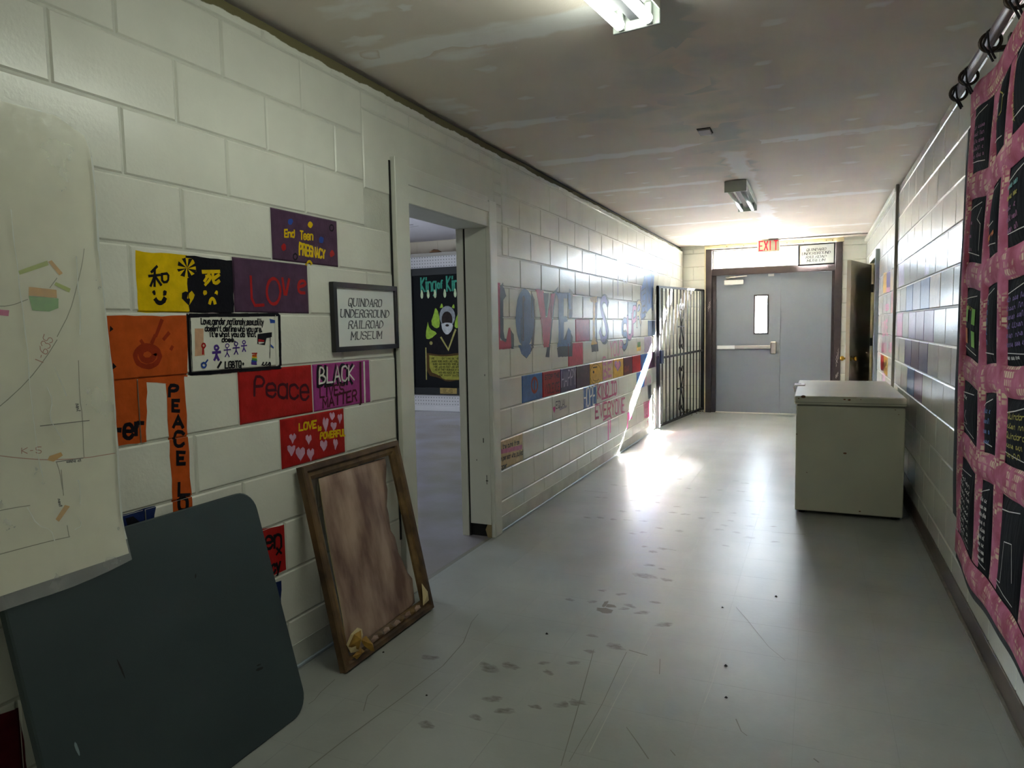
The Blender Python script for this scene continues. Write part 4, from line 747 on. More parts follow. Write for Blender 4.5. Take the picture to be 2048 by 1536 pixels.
LR = lay(wall_left, '+x', 0, Y0, 0, -4, YF, [(2.93, 4.09, 0, 2.0), (2.71, 4.24, 2.0, 2.44)], LC, .1, ZT)
def lblock(name, a, b, z0, z1, m=WALLP):
    link(name, block_mesh(b - a, z1 - z0, '+x', m), wall_left, (0, (a + b) / 2, (z0 + z1) / 2)); LR.append((a + G, z0 + G, b - G, z1 - G))
lblock('lintel', 2.71, 4.12, 2.0, 2.362)
for i in range(7): lblock('brick', 2.71 + .2016 * i, 2.71 + .2016 * (i + 1), 2.362, 2.4384)
for i in range(3): lblock('brick', 4.12, 4.24, 2.145 + .0723 * i, 2.145 + .0723 * (i + 1))
lblock('brick', 4.12, 4.24, 2.362, 2.4384); lblock('brick', 4.09, 4.24, 2.032, 2.145)
# raw concrete strip above the paint line and a black blocker painting the shade of the gap under the ceiling
MB().box(-.2, -4, ZT, -.035, YF, 2.56).build('gap_shade_strip', DARK, wall_left)
pts = []; n = 120; v = []; c = []; f = []
for i in range(n + 1):
    yy = -.2 + 11.2 * i / n; dp = .034 + .004 * math.sin(i * .7) + rnd.uniform(-.004, .004) - .014 * min(1, max(0, yy - 4) / 3)
    v += [(.0006, yy, ZT), (.0006, yy, ZT - dp * .6), (.0006, yy, ZT - dp * 1.15)]; c += [.9, .8, 0]
for i in range(n):
    for k in (0, 1): f.append((i * 3 + k, i * 3 + k + 1, i * 3 + 4 + k, i * 3 + 3 + k))
mesh('bare_strip', v, f, RAW, wall_left, cover=c)

def apply_paint(data, wall, X, sg, rects):
    import itertools
    def P2(s): return [tuple(float(t) for t in q.split(',')) for q in s.split()]
    groups = []
    for it in data:
        nm = it[5]
        if groups and nm not in ('patch', 'letter', 'lettering') and groups[-1][0][5] == nm and abs(P2(groups[-1][-1][2])[0][0] - P2(it[2])[0][0]) < .35: groups[-1].append(it)
        else: groups.append([it])
    idx = 0; placed = []
    for g in groups:
        mats = []; v = []; f = []; mi = []
        for kind, s, q, w, col, nm, lab in g:
            q = P2(q); idx += 1; bb = (min(t[0] for t in q) - w, min(t[1] for t in q) - w, max(t[0] for t in q) + w, max(t[1] for t in q) + w)
            lev = 1 + max([l for (e, l) in placed if e[0] < bb[2] and e[2] > bb[0] and e[1] < bb[3] and e[3] > bb[1]] or [0]); placed.append((bb, lev))
            if kind == 't': pieces = [r for st in text_strokes(s, q) for r in ribbon(st, w)]
            elif kind == 's':
                if len(q) >= 3: q = chaikin(q)
                pieces = ribbon(q, w)
            else: pieces = tris(ragged(q, .0025))
            m = paint(col)
            if m not in mats: mats.append(m)
            k = mats.index(m)
            for pi_, p in enumerate(pieces):
                so = (pi_ % 12) * 4e-6 if kind != 'p' else 0; dx = .0004 + lev * 6e-5 + so
                y0 = min(a for a, b in p); y1 = max(a for a, b in p); z0 = min(b for a, b in p); z1 = max(b for a, b in p)
                for (a, b, c_, d) in rects:
                    if c_ < y0 or a > y1 or d < z0 or b > z1: continue
                    r = clip(p, a, b, c_, d)
                    if r: f.append(tuple(range(len(v), len(v) + len(r)))); v += [(X + sg * dx, t, u) for t, u in r]; mi.append(k)
                f.append(tuple(range(len(v), len(v) + len(p)))); v += [(X + sg * (-.0043 + lev * 6e-5 + so), t, u) for t, u in p]; mi.append(k)
        lab = next((i[6] for i in g if i[6]), '')
        o = mesh('painted_' + g[0][5], v, f, mats, wall, mi)
        if lab: o['label'] = lab
apply_paint(PAINT_LEFT, wall_left, 0, 1, LR)

wr = MB()
wr.box(W + .0045, -4, -.05, W + .2, 8.86, ZT); wr.box(W + .0045, 9.92, -.05, W + .2, YF + .2, ZT); wr.box(W + .0045, 8.86, 2.09, W + .2, 9.92, ZT)
wall_right = struct(wr.build('wall_right', MORT))
RC = {(7, 22): 'mblue', (7, 20): 'greyblue', (7, 18): 'mblue', (7, 16): 'mtan', (6, 25): 'mpink', (6, 19): 'mauve', (6, 17): 'mauve', (6, 21): 'mlilac', (5, 22): 'dpurple', (5, 20): 'purple', (5, 18): 'dpurple', (4, 21): 'mblue', (4, 19): 'mauve'}
RR = lay(wall_right, '-x', W, Y0 + .18 * CR, 1, -4, YF, [(8.8, 9.98, 0, 2.12)], RC, 1.2, ZT)
apply_paint(PAINT_RIGHT, wall_right, W, -1, RR)
MB().box(W + .035, -4, ZT, W + .2, YF, 2.56).build('gap_shade_strip', DARK, wall_right)  # black strip, the shade of the gap put in as colour

wf = MB(); wf.box(-.2, YF + .0045, -.05, .352, YF + .2, 2.56); wf.box(2.232, YF + .0045, -.05, W + .2, YF + .2, 2.56); wf.box(.352, YF + .0045, 2.49, 2.232, YF + .2, 2.56)
wall_far = struct(wf.build('wall_far', MORT))
for r in range(13):
    z0 = r * CR; z1 = min((r + 1) * CR, 2.51)
    if z1 - z0 < .03: continue
    sp = (0, .352) if r % 2 else (0, .16, .352)
    for a, b in zip(sp, sp[1:]): link('block', block_mesh(b - a, z1 - z0, '-y', WALLP), wall_far, ((a + b) / 2, YF, (z0 + z1) / 2))
    link('block', block_mesh(W - 2.232, z1 - z0, '-y', WALLP), wall_far, ((W + 2.232) / 2, YF, (z0 + z1) / 2))
struct(MB().box(-.2, -4.2, -.05, W + .2, -4, 2.95).build('wall_back', WALLP))

# museum room shell (seen through the doorway)
RW = mat('room_wall_paint', 'd8cbb8', .6, bump=.001, var=.06, vscale=3)
rw = MB(); rw.box(-6.2, 10.45, -.05, -.2, 10.7, 3.0); struct(rw.build('wall_room_far', RW))
rb = [o for o in [bpy.data.objects['wall_room_far']]][0]
for r in (12, 13):
    for i in range(8): link('block', block_mesh(.4064, CR, '-y', RW), rb, (-5.6 + .4064 * i + (.2 if r % 2 else 0), 10.446, (r + .5) * CR))
struct(MB().box(-6.2, .4, -.05, -.2, .6, 3.0).build('wall_room_near', RW))
lw = MB(); lw.box(-6.2, .6, -.05, -6.0, 10.7, .8); lw.box(-6.2, .6, 2.4, -6.0, 10.7, 3.0); lw.box(-6.2, .6, .8, -6.0, 5.5, 2.4); lw.box(-6.2, 6.9, .8, -6.0, 10.7, 2.4); struct(lw.build('wall_room_left', RW))
struct(MB().box(-6.2, .4, 2.85, -.2, 10.7, 3.0).build('ceiling_room', mat('room_ceiling', 'd2ccd2', .8, bump=.001, var=.05, vscale=2)))
struct(MB().box(-.2, .4, 2.5, -.19, 10.7, 2.95).build('wall_room_right', RW))
cr_ = MB()
for st in ([(-4.9, 8.75), (-4.4, 8.8), (-3.9, 8.72), (-3.4, 8.7)], [(-4.3, 8.5), (-4.22, 8.52)], [(-3.8, 8.62), (-3.7, 8.6)], [(-3.75, 8.9), (-3.4, 8.85)]):
    for q in ribbon(st, .03, .5): cr_.add([(a, b, 2.8495) for a, b in q], [(0, 1, 2, 3)])
cr_.build('ceiling_crack', mat('crack', '4a4440', .9), bpy.data.objects['ceiling_room'])
win = struct(empty('window_2', (-6.1, 6.5, 1.6)))
for yy in (5.5, 6.17, 6.84): MB().box(-6.13, yy, .8, -6.07, yy + .06, 2.4).build('mullion', WHITEP, win)
MB().box(-6.14, 5.5, .8, -6.06, 6.9, .86).build('sill', WHITEP, win); MB().box(-6.13, 5.5, 2.34, -6.07, 6.9, 2.4).build('head', WHITEP, win)
for yy in (5.56, 6.23): MB().add([(-6.1, yy, .86), (-6.1, yy + .61, .86), (-6.1, yy + .61, 2.34), (-6.1, yy, 2.34)], [(0, 1, 2, 3)]).build('pane', glassmat('clear_glass'), win)
# side room behind the tan door, an unseen closet box to block light
sr = MB(); sr.box(W + .2, 7.9, -.05, 4.6, 8.1, 2.95); sr.box(4.4, 8.1, -.05, 4.6, YF + .2, 2.95); sr.box(W + .2, YF, -.05, 4.6, YF + .2, 2.95); sr.box(W + .2, 7.9, 2.6, 4.6, YF + .2, 2.95)
struct(sr.build('wall_side_room', mat('side_room_paint', '8c8a80', .8)))

# ------------------------------------------------------------------ doorway trim, baseboards
dt = struct(empty('trim_1', (0, 3.5, 0)))
MB().box(-.004, 2.925, 0, .03, 3.045, 2.19, .003).build('casing', WHITEP, dt)
MB().box(-.004, 3.995, 0, .024, 4.105, 2.15, .003).build('casing', WHITEP, dt)
MB().box(-.004, 3.045, 1.985, .018, 3.995, 2.17, .003).build('casing', WHITEP, dt); MB().box(-.004, 3.045, 2.075, .024, 3.995, 2.14, .003).build('casing_band', WHITEP, dt)
MB().box(-.21, 2.985, 0, -.004, 3.04, 2.0).build('jamb', WHITEP, dt)
MB().box(-.15, 3.99, .085, -.002, 4.055, 1.985).build('jamb', WHITEP, dt); MB().box(-.15, 4.01, 0, -.03, 4.055, .085).build('jamb_hole', DARK, dt)
MB().add([(-.03, 3.9905, 0), (.0, 3.9905, 0), (.0, 3.9905, .10), (-.03, 3.9905, .085), (-.045, 3.9905, .05)], [(0, 1, 2, 3, 4)]).build('splinter', mat('raw_wood', '8a7a55', .8, bump=.001, var=.3), dt)
MB().box(-.21, 3.0, 1.985, -.004, 4.055, 2.03).build('head_jamb', WHITEP, dt)
MB().box(-.162, 3.995, 0, -.152, 4.055, 1.985).build('gap', DARK, dt); MB().box(-.21, 3.985, 0, -.163, 4.055, 1.985).build('stop', WHITEP, dt)
MB().box(.0002, 2.914, .3, .004, 2.925, 2.17).build('crack', DARK, dt)
CH = mat('chip_dark', '33322c', .8)
for (yy, zz, w, h) in ((-.05, .62, .006, .03), (-.03, .35, .004, .06), (-.035, .37, .016, .006), (-.03, 1.05, .004, .012), (-.1, .5, .004, .01)): MB().box(yy, 3.9893, zz, yy + w, 3.9899, zz + h).build('chip', CH, dt)
COVE = mat('painted_cove', 'bfc0b6', .5, bump=.0008, bscale=50, var=.2, vscale=6)
bl = struct(empty('baseboard_left', (0, 0, 0)))
for a, b in ((-4, 2.925), (4.105, YF)):
    MB().box(-.004, a, 0, .0035, b, .1, .0015).build('cove', COVE, bl); MB().box(.003, a, 0, .014, b, .014, .003).build('toe_strip', mat('toe_paint', 'a9b6be', .4), bl)
br = struct(empty('baseboard_right', (W, 0, 0)))
BRV = mat('brown_vinyl', '5e5046', .45, bump=.0005, bscale=30, col2='4a3f38', vscale=12, stretch=(1, .3, 1))
for a, b in ((-4, 6.93), (7.0, 8.8)):
    MB().box(W - .006, a, 0, W + .004, b, .1, .002).build('cove', BRV, br); MB().box(W - .02, a, 0, W - .005, b, .008, .002).build('toe_strip', mat('toe_grime', '837e74', .6, var=.3, vscale=15), br)
tv = struct(MB().box(W - .022, 6.94, 0, W + .002, 6.985, 2.53, .004).build('trim_2', mat('grey_trim', '8d887c', .5, bump=.0005)))
tc = struct(MB().box(W - .03, 7.0, 2.475, W + .01, YF, 2.515, .004).build('trim_3', WHITEP))
# ------------------------------------------------------------------ exit door, transom, frame
BROWN = mat('brown_frame', '3a2f2e', .5, bump=.0006, bscale=40, var=.2, vscale=15)
GREYD = mat('grey_door_paint', '7e848b', .45, bump=.0004, bscale=150, var=.05, vscale=3)
CHR = mat('brushed_steel', 'a9a59c', .35, metal=.85); WPL = mat('white_plastic', 'd9d9d4', .4); GLASS = glassmat('clear_glass')
BRASS = mat('brass', 'b8923a', .25, metal=.95); CREAMW = mat('cream_wood', 'cfc49c', .6, bump=.0008, bscale=30, var=.18, vscale=10)
fr = struct(empty('trim_4', (1.29, YF, 0)))
MB().box(.352, YF - .04, 0, .44, YF + .12, 2.49, .004).build('jamb', BROWN, fr); MB().box(2.14, YF - .04, 0, 2.232, YF + .12, 2.49, .004).build('jamb', BROWN, fr)
MB().box(.44, YF - .04, 2.09, 2.14, YF + .12, 2.19, .004).build('head', BROWN, fr); MB().box(.44, YF - .02, 2.47, 2.14, YF + .12, 2.495, .003).build('head', BROWN, fr)
MB().box(.44, YF + .01, 0, .5, YF + .1, 2.09, .003).build('stop', BROWN, fr); MB().box(2.105, YF + .01, 0, 2.14, YF + .1, 2.09, .003).build('stop', BROWN, fr)
MB().box(.335, YF - .055, 0, .352, YF + .01, 2.56, .002).build('wood_edge', CREAMW, fr); MB().box(.335, YF - .06, 2.49, 2.25, YF + .01, 2.552, .003).build('header_board', CREAMW, fr)
for x in (.66, .9, 1.5, 1.72, 2.02, 2.1): MB().lathe([(.0, 0), (.007, 0), (.007, .003), (0, .003)], (x, YF - .06, 2.515 + .01 * (x % .3)), (0, -1, 0), 8).build('nail_hole', mat('rust', '6b4a2c', .8), fr)
for z0, z1, x in ((.72, .98, 2.19), (.55, .64, 2.19), (1.55, 1.7, .40)):
    flat('scratch', [q for k in range(3) for q in ribbon([(x + .006 * math.sin(9 * t + 2 * k) + .012 * k - .01, z0 + (z1 - z0) * (t / 6 * .6 + .2 * k)) for t in range(7)], .003, .6)], lambda a, b: (a, YF - .0405, b), mat('bare_metal', 'b9b4ae', .5), fr)
w1 = struct(empty('window_1', (1.29, YF + .06, 2.33)))
for b in ((.44, 2.19, .462, 2.47), (2.118, 2.19, 2.14, 2.47), (.462, 2.19, 2.118, 2.205), (.462, 2.455, 2.118, 2.47)): MB().box(b[0], YF + .05, b[1], b[2], YF + .085, b[3], .002).build('sash', WHITEP, w1)
MB().add([(.462, YF + .065, 2.205), (2.118, YF + .065, 2.205), (2.118, YF + .065, 2.455), (.462, YF + .065, 2.455)], [(0, 1, 2, 3)]).build('pane', GLASS, w1)
ed = struct(empty('door_1', (1.3, YF + .05, 0)))
dy0, dy1 = YF + .035, YF + .08
lf = MB(); lf.box(.5, dy0, .012, 1.05, dy1, 2.088); lf.box(1.25, dy0, .012, 1.42, dy1, 2.088); lf.box(1.05, dy0, .012, 1.25, dy1, 1.2); lf.box(1.05, dy0, 1.78, 1.25, dy1, 2.088); leaf1 = lf.build('leaf', GREYD, ed)
MB().box(1.4235, dy0, .012, 2.105, dy1, 2.088, .001).build('leaf', GREYD, ed); MB().box(1.39, dy1, .012, 1.45, dy1 + .006, 2.088).build('gap_block_strip', GREYD, ed)  # strip added outside, unseen, to stop light leaking between the leaves
for b in ((1.045, 1.195, 1.066, 1.785), (1.234, 1.195, 1.255, 1.785), (1.066, 1.195, 1.234, 1.216), (1.066, 1.764, 1.234, 1.785)): MB().box(b[0], dy0 - .012, b[1], b[2], dy1 + .01, b[3], .002).build('glazing_bead', BROWN, leaf1)
MB().add([(1.06, YF + .057, 1.21), (1.24, YF + .057, 1.21), (1.24, YF + .057, 1.77), (1.06, YF + .057, 1.77)], [(0, 1, 2, 3)]).build('pane', GLASS, leaf1)
pb = MB().box(.52, dy0 - .06, .977, 1.29, dy0 - .022, 1.028, .006).build('push_bar', CHR, leaf1); pb['label'] = 'long steel push bar'
MB().box(.52, dy0 - .066, .974, .78, dy0 - .02, 1.031, .006).build('push_bar_cover', WPL, leaf1); MB().box(1.285, dy0 - .07, .9, 1.372, dy0, 1.085, .014).build('latch_case', CHR, leaf1); MB().box(.515, dy0 - .05, .97, .535, dy0, 1.035, .004).build('end_bracket', CHR, leaf1)
MB().box(.62, dy0 - .06, 1.945, .895, dy0, 2.015, .008).build('closer_body', WPL, leaf1); MB().tube([(.66, dy0 - .04, 2.03), (.72, dy0 - .12, 2.05), (.95, dy0 - .07, 2.065)], .008, 8).build('closer_arm', CHR, leaf1); MB().box(.64, dy0 - .06, 2.045, .78, dy0 - .02, 2.075, .005).build('closer_shoe', CHR, leaf1)
MB().box(1.244, dy0 - .025, 2.05, 1.326, dy0, 2.085, .004).build('door_contact', WPL, ed)
MB().box(.5, YF - .02, 0, 2.105, YF + .12, .012, .003).build('threshold', mat('pale_strip', 'd8d4c8', .5), ed)  # pale strip under both door leaves
# tan side door, ajar, with its frame
d2 = struct(empty('door_2', (2.53, 9.86, 0)))
TAN = mat('tan_door', 'a89d86', .45, bump=.0003, var=.05, vscale=3)
ux, uy = (2.262 - 2.53), (8.93 - 9.86); Ln = math.hypot(ux, uy); e1 = Vector((ux / Ln, uy / Ln, 0)); en = Vector((-e1.y, e1.x, 0))
if en.x > 0: en = -en
MB().prism([(0, .015), (Ln, .015), (Ln, 2.06), (0, 2.06)], (2.53, 9.86, 0), e1, (0, 0, 1), en, .042).build('leaf', TAN, d2)
kb = Vector((2.53, 9.86, .93)) + e1 * (Ln - .065)
for s in (1, -1):
    o = kb + (en * .042 if s > 0 else Vector()); d = en * s
    MB().lathe([(0, 0), (.03, 0), (.03, .006), (.012, .01), (.012, .03), (.024, .036), (.03, .05), (.026, .066), (.012, .07), (0, .07)], o, d, 18).build('knob', BRASS, d2, True)
MB().box(2.5, 8.8, 0, 2.56, 8.88, 2.16, .004).build('casing', GREYD, d2); MB().box(2.515, 9.9, 0, 2.56, 9.985, 2.16, .004).build('casing', CREAMW, d2); MB().box(2.505, 8.88, 2.08, 2.56, 9.9, 2.16, .004).build('casing', WHITEP, d2)
MB().box(2.56, 9.88, 0, W + .2, 9.915, 2.09).build('jamb', CREAMW, d2); MB().box(2.56, 8.865, 0, W + .2, 8.9, 2.09).build('jamb', GREYD, d2); MB().box(2.56, 8.9, 2.06, W + .2, 9.88, 2.09).build('jamb', WHITEP, d2)
for z in (.3, 1.05, 1.72): MB().box(2.525, 9.858, z, 2.56, 9.882, z + .1, .003).build('hinge', mat('dark_hinge', '3c352c', .5, metal=.6), d2)

# ------------------------------------------------------------------ framed signs
BLK = mat('black_frame', '17171a', .35, bump=.0002); PAPER = mat('white_paper', 'dfe3e0', .6); INK = mat('print_ink', '3a3f45', .6)
_n = PAPER.node_tree; _t = _n.nodes.new('ShaderNodeBsdfTranslucent'); _t.inputs[0].default_value = (.8, .85, .84, 1); _m = _n.nodes.new('ShaderNodeMixShader'); _m.inputs[0].default_value = .03
_n.links.new(_n.nodes['Principled BSDF'].outputs[0], _m.inputs[1]); _n.links.new(_t.outputs[0], _m.inputs[2]); _n.links.new(_m.outputs[0], _n.nodes['Material Output'].inputs[0])
def sign(loc, e, up, n, w, h, bar, label, ps=1.0):
    """framed printed sign; loc is its lower left corner, e / up / n its axes"""
    loc, e, up, n = map(Vector, (loc, e, up, n)); t = tag(empty('museum_sign', loc), label, 'sign', 'framed museum signs')
    P = lambda a, b, c=0: loc + e * a + up * b + n * c
    def rail(p):
        MB().prism(p, loc, e, up, n, .022).build('frame_rail', BLK, t)
    rail([(0, 0), (w, 0), (w - bar, bar), (bar, bar)]); rail([(0, h), (bar, h - bar), (w - bar, h - bar), (w, h)]); rail([(0, 0), (bar, bar), (bar, h - bar), (0, h)]); rail([(w, 0), (w, h), (w - bar, h - bar), (w - bar, bar)])
    pp = MB().prism([(bar, bar), (w - bar, bar), (w - bar, h - bar), (bar, h - bar)], P(0, 0, .004), e, up, n, .008).build('paper', PAPER, t)
    polys = []; hh = h * .112
    for i, (s, ww) in enumerate((('QUINDARO', .52), ('UNDERGROUND', .76), ('RAILROAD', .54), ('MUSEUM', .48))):
        b0 = h * (.665 - .165 * i); a0 = w * (.5 - ww / 2) - .008; a1 = w * (.5 + ww / 2) - .008
        polys += serif_text(s, [(a0, b0 + hh), (a1, b0 + hh), (a1, b0), (a0, b0)], .0070 * ps)
    flat('print', polys, lambda a, b: P(a, b, .0126), INK, pp)
    MB().add([P(bar, bar, .017), P(w - bar, bar, .017), P(w - bar, h - bar, .017), P(bar, h - bar, .017)], [(0, 1, 2, 3)]).build('glass', GLASS, t)
    return t
sign((.003, 2.43, 1.262), (0, 1, 0.004), (0, -.01, 1), (1, 0, 0), .492, .3, .022, 'black framed museum sign on block wall left of the doorway')
sign((1.652, YF - .075, 2.168), (1, 0, .012), (0, 0, 1), (0, -1, 0), .488, .31, .02, 'black framed museum sign hung over the transom above the exit door', .95)

# ------------------------------------------------------------------ exit sign, conduit, switch, detector
ex = tag(empty('exit_sign', (1.27, 10.72, 2.37)), 'cream exit sign with red letters hanging above the grey door', 'exit sign')
EXB = mat('exit_body', 'd8cfae', .5); body = MB().box(1.115, 10.70, 2.375, 1.415, 10.745, 2.545, .012).build('housing', EXB, ex)
MB().box(1.17, 10.69, 2.545, 1.36, 10.755, zc(10.7), .004).build('mount', EXB, ex)
REDX = mat('exit_red', 'd8203c', .4, emit=.5); gap = .066
for i, ch in enumerate('EXIT'):
    x0 = 1.142 + gap * i + (.008 if ch == 'I' else 0)
    pol = [q for st in text_strokes(ch, [(x0, 2.525), (x0 + .047 - (.035 if ch == 'I' else 0), 2.525), (x0 + .047 - (.035 if ch == 'I' else 0), 2.398), (x0, 2.398)], False) for q in ribbon(st, .015, 0)]
    flat('letter', pol, lambda a, b: (a, 10.6985, b), REDX, body)
cd = tag(empty('conduit', (1.9, 10.66, 2.53)), 'thin surface conduit along the ceiling above the exit sign', 'conduit')
MB().box(1.27, 10.60, zc(10.6) - .016, 1.4, 10.68, zc(10.6), .003).build('junction_box', mat('grey_metal', '77716a', .5, metal=.3), cd)
MB().tube([(1.4, 10.64, zc(10.6) - .012), (1.9, 10.62, zc(10.6) - .010), (2.2, 10.6, zc(10.6) - .012), (2.53, 10.6, zc(10.6) - .012)], .007, 8).build('pipe', mat('grey_metal', '77716a'), cd)
sw = tag(empty('light_switch', (2.322, YF, .975)), 'small cream light switch on the wall right of the exit door', 'switch')
MB().box(2.285, YF - .008, .915, 2.36, YF, 1.03, .004).build('plate', WPL, sw); MB().box(2.315, YF - .018, .96, 2.33, YF - .007, .985, .002).build('toggle', CREAMW, sw)
dv = tag(empty('ceiling_box', (1.265, 4.46, zc(4.46))), 'small grey metal cover plate stuck to the ceiling', 'cover plate')
MB().box(1.23, 4.4, zc(4.46) - .014, 1.3, 4.52, zc(4.46) + .003, .002).build('cover', mat('grey_metal', '77716a'), dv); MB().box(1.225, 4.393, zc(4.46) - .004, 1.305, 4.527, zc(4.46) + .003).build('rim', DARK, dv)

# ------------------------------------------------------------------ fluorescent lights
FIX = mat('fixture_enamel', 'c9ccc6', .4); FIXG = mat('fixture_grey', '868a86', .5)
TON = mat('tube_lit', (.93, 1, .88, 1), .4, emit=TUBE_L); TOFF = mat('tube_unlit', 'd6dad4', .25)
def fixture(x0, x1, y0, y1, z1, lit, label):
    t = tag(empty('ceiling_light', ((x0 + x1) / 2, (y0 + y1) / 2, z1)), label, 'ceiling light', 'twin tube ceiling lights'); zb = z1 - .09; cx = (x0 + x1) / 2
    MB().box(x0 + .004, y0, z1 - .012, x1 - .004, y1, z1, .002).build('pan', FIX, t)
    for y in (y0 - .006, y1 - .006):
        MB().box(x0, y, zb - .004, x1, y + .012, z1 - .004, .002).build('end_plate', FIXG if lit else FIX, t)  # end plate painted darker on lit fixtures to hold back the glare
    for s, x in ((1, x0), (-1, x1)): MB().add([(x, y0, zb + .045), (x, y1, zb + .045), (x, y1, z1), (x, y0, z1), (x + s * .004, y0, zb + .045), (x + s * .004, y1, zb + .045), (x + s * .004, y1, z1), (x + s * .004, y0, z1)], [(0, 1, 2, 3), (7, 6, 5, 4), (0, 4, 5, 1)]).build('side_panel', FIX, t)
    MB().prism([(-.03, 0), (.03, 0), (.02, -.05), (-.02, -.05)], (cx, y0 + .01, z1 - .012), (1, 0, 0), (0, 0, 1), (0, 1, 0), y1 - y0 - .02).build('ballast_cover', mat('ballast_grey', '3a3a40', .6), t)
    for x in (x0 + .037, x1 - .037):
        MB().tube([(x, y0 + .03, zb + .012), (x, y1 - .03, zb + .012)], .0185, 16).build('tube', TON if lit else TOFF, t, True)
        for y in (y0 + .006, y1 - .03): MB().box(x - .012, y, zb - .002, x + .012, y + .024, z1 - .02, .003).build('lamp_holder', FIXG, t)
    return t
nl = fixture(1.195, 1.375, 1.40, 2.60, zc(2) - .001, True, 'lit twin tube ceiling light nearest the camera'); nl.rotation_euler = (0, 0, -.13); nl.location.x -= .075
fixture(1.19, 1.365, 6.10, 7.20, zc(6.1) - .002, False, 'unlit twin tube ceiling light halfway to the exit door')
fixture(1.195, 1.375, -2.6, -1.4, zc(-2.6) - .001, True, 'lit twin tube ceiling light added unseen behind the camera')  # out of view, added as light fill for the near corridor

# ------------------------------------------------------------------ security gate
IRON = mat('black_iron', '1c1d21', .45, spec=.3, bump=.0004, bscale=80)
gt = tag(empty('security_gate', (.18, 9.95, 0)), 'black iron security gate with heart scrolls folded back against the left wall', 'gate')
A = Vector((.045, 8.95, 0)); B = Vector((.325, 10.93, 0)); ge = (B - A).normalized(); GL = (B - A).length; gn = Vector((ge.y, -ge.x, 0))
def gp(s, z, n=0): return A + ge * s + Vector((0, 0, z)) + gn * n
def gbar(name, s0, z0, s1, z1, hw, hn, parent=gt):
    d = gp(s1, z1) - gp(s0, z0); L = d.length; d.normalize(); sd = gn.cross(d)
    return MB().prism([(-hw, 0), (hw, 0), (hw, L), (-hw, L)], gp(s0, z0) - gn * hn, sd, d, gn, 2 * hn).build(name, IRON, parent)
gbar('post', .02, .03, .02, 1.845, .02, .02); gbar('post', GL - .02, .05, GL - .02, 1.875, .022, .022)
gbar('rail', 0, 1.845, GL, 1.87, .014, .016); gbar('rail', 0, .93, GL, .965, .014, .016); gbar('rail', 0, .05, GL, .075, .014, .016)
nb = 13
for i in range(1, nb):
    s = .02 + (GL - .04) * i / nb
    gbar('bar', s, .06, s, 1.85, .0065, .0065)
sc_ = .02 + (GL - .04) * 6 / nb
def scroll(name, pts): MB().tube([gp(sc_ + a, z, .012) for a, z in pts], .0075, 8).build(name, IRON, gt, True)
for zb, up in ((1.33, 1), (1.33, -1), (.47, 1), (.47, -1)):
    for s in (1, -1):
        H = .30
        scroll('scroll', [(s * .0, zb), (s * .03, zb + up * .08), (s * .075, zb + up * .17), (s * .10, zb + up * .24), (s * .09, zb + up * .29), (s * .055, zb + up * .31), (s * .025, zb + up * .285), (s * .02, zb + up * .25), (s * .04, zb + up * .24)])
for z in (1.33, .47): gbar('collar', sc_ - .12, z, sc_ + .12, z + .005, .008, .014)
MB().prism([(0, 0), (.1, 0), (.1, .17), (0, .17)], gp(.05, .86, -.03), ge, (0, 0, 1), gn, .06).build('lock_box', mat('blued_steel', '31405e', .4, metal=.5), gt); gbar('latch_bolt', -.03, .95, .12, .953, .01, .01)
for z in (.25, 1.6): MB().tube([gp(GL + .005, z), gp(GL + .005, z + .08)], .014, 10).build('hinge', IRON, gt)
MB().prism([(-.02, 0), (.06, 0), (.06, .012), (-.02, .012)], gp(0, 0, -.03), ge, (0, 0, 1), gn, .06).build('foot_plate', mat('bare_metal', 'b9b4ae'), gt); gbar('drop_rod', .02, .005, .02, .05, .006, .006)
dm = MB()
for i in range(90):
    x = rnd.uniform(.02, .33); y = YF - .01 - abs(rnd.gauss(0, .16)); s = rnd.uniform(.008, .028); z = max(0, .05 * (1 - (YF - y) * 3)) * rnd.random(); a = rnd.uniform(0, PI)
    c_, d_ = math.cos(a) * s, math.sin(a) * s; dm.add([(x, y, z + .0005), (x + c_, y + d_, z + s * .3), (x - d_ * .6, y + c_ * .6, z + s * .2), (x + c_ * .3, y + d_ * .3, z + s * .75)], [(0, 1, 2), (0, 1, 3), (1, 2, 3), (0, 2, 3)])
tag(dm.build('debris_pile', mat('debris', '6e5c40', .9, var=.5, vscale=60)), 'crumbled brown debris piled on the floor behind the gate', 'debris', kind='stuff')

# ------------------------------------------------------------------ chest freezer
fz_ = tag(empty('chest_freezer', (2.12, 6.0, 0)), 'old off-white chest freezer standing against the right wall', 'freezer')
FW = mat('freezer_enamel', 'c6c5b2', .35, bump=.0002, bscale=20, var=.05, vscale=4, spec=.5)
MB().box(1.785, 5.27, .025, 2.46, 6.72, .772, .006).build('body', FW, fz_)
MB().box(1.79, 5.275, .772, 2.455, 6.715, .782).build('gasket', mat('gasket', '77766a', .8), fz_)
lid = MB().box(1.772, 5.258, .782, 2.466, 6.735, .842, .007).build('lid', FW, fz_); MB().box(1.771, 5.2573, .797, 2.467, 6.7357, .800).build('lid_groove', mat('gasket', '77766a'), lid)
MB().tube([(1.80, 6.18, .846), (1.76, 6.18, .846), (1.745, 6.18, .825), (1.757, 6.18, .79)], .011, 8).build('handle', WPL, lid, True); MB().box(1.748, 6.1, .84, 1.83, 6.26, .852, .004).build('handle_plate', WPL, lid)
for x in (1.83, 2.41):
    for y in (5.33, 6.66): MB().lathe([(0, 0), (.02, 0), (.02, .026), (0, .026)], (x, y, 0), (0, 0, 1), 10).build('foot', DARK, fz_)
RUST = coverage('rust_spot', '6d4526', .8, 60, (1, 1, 1), .0, .3, FW)
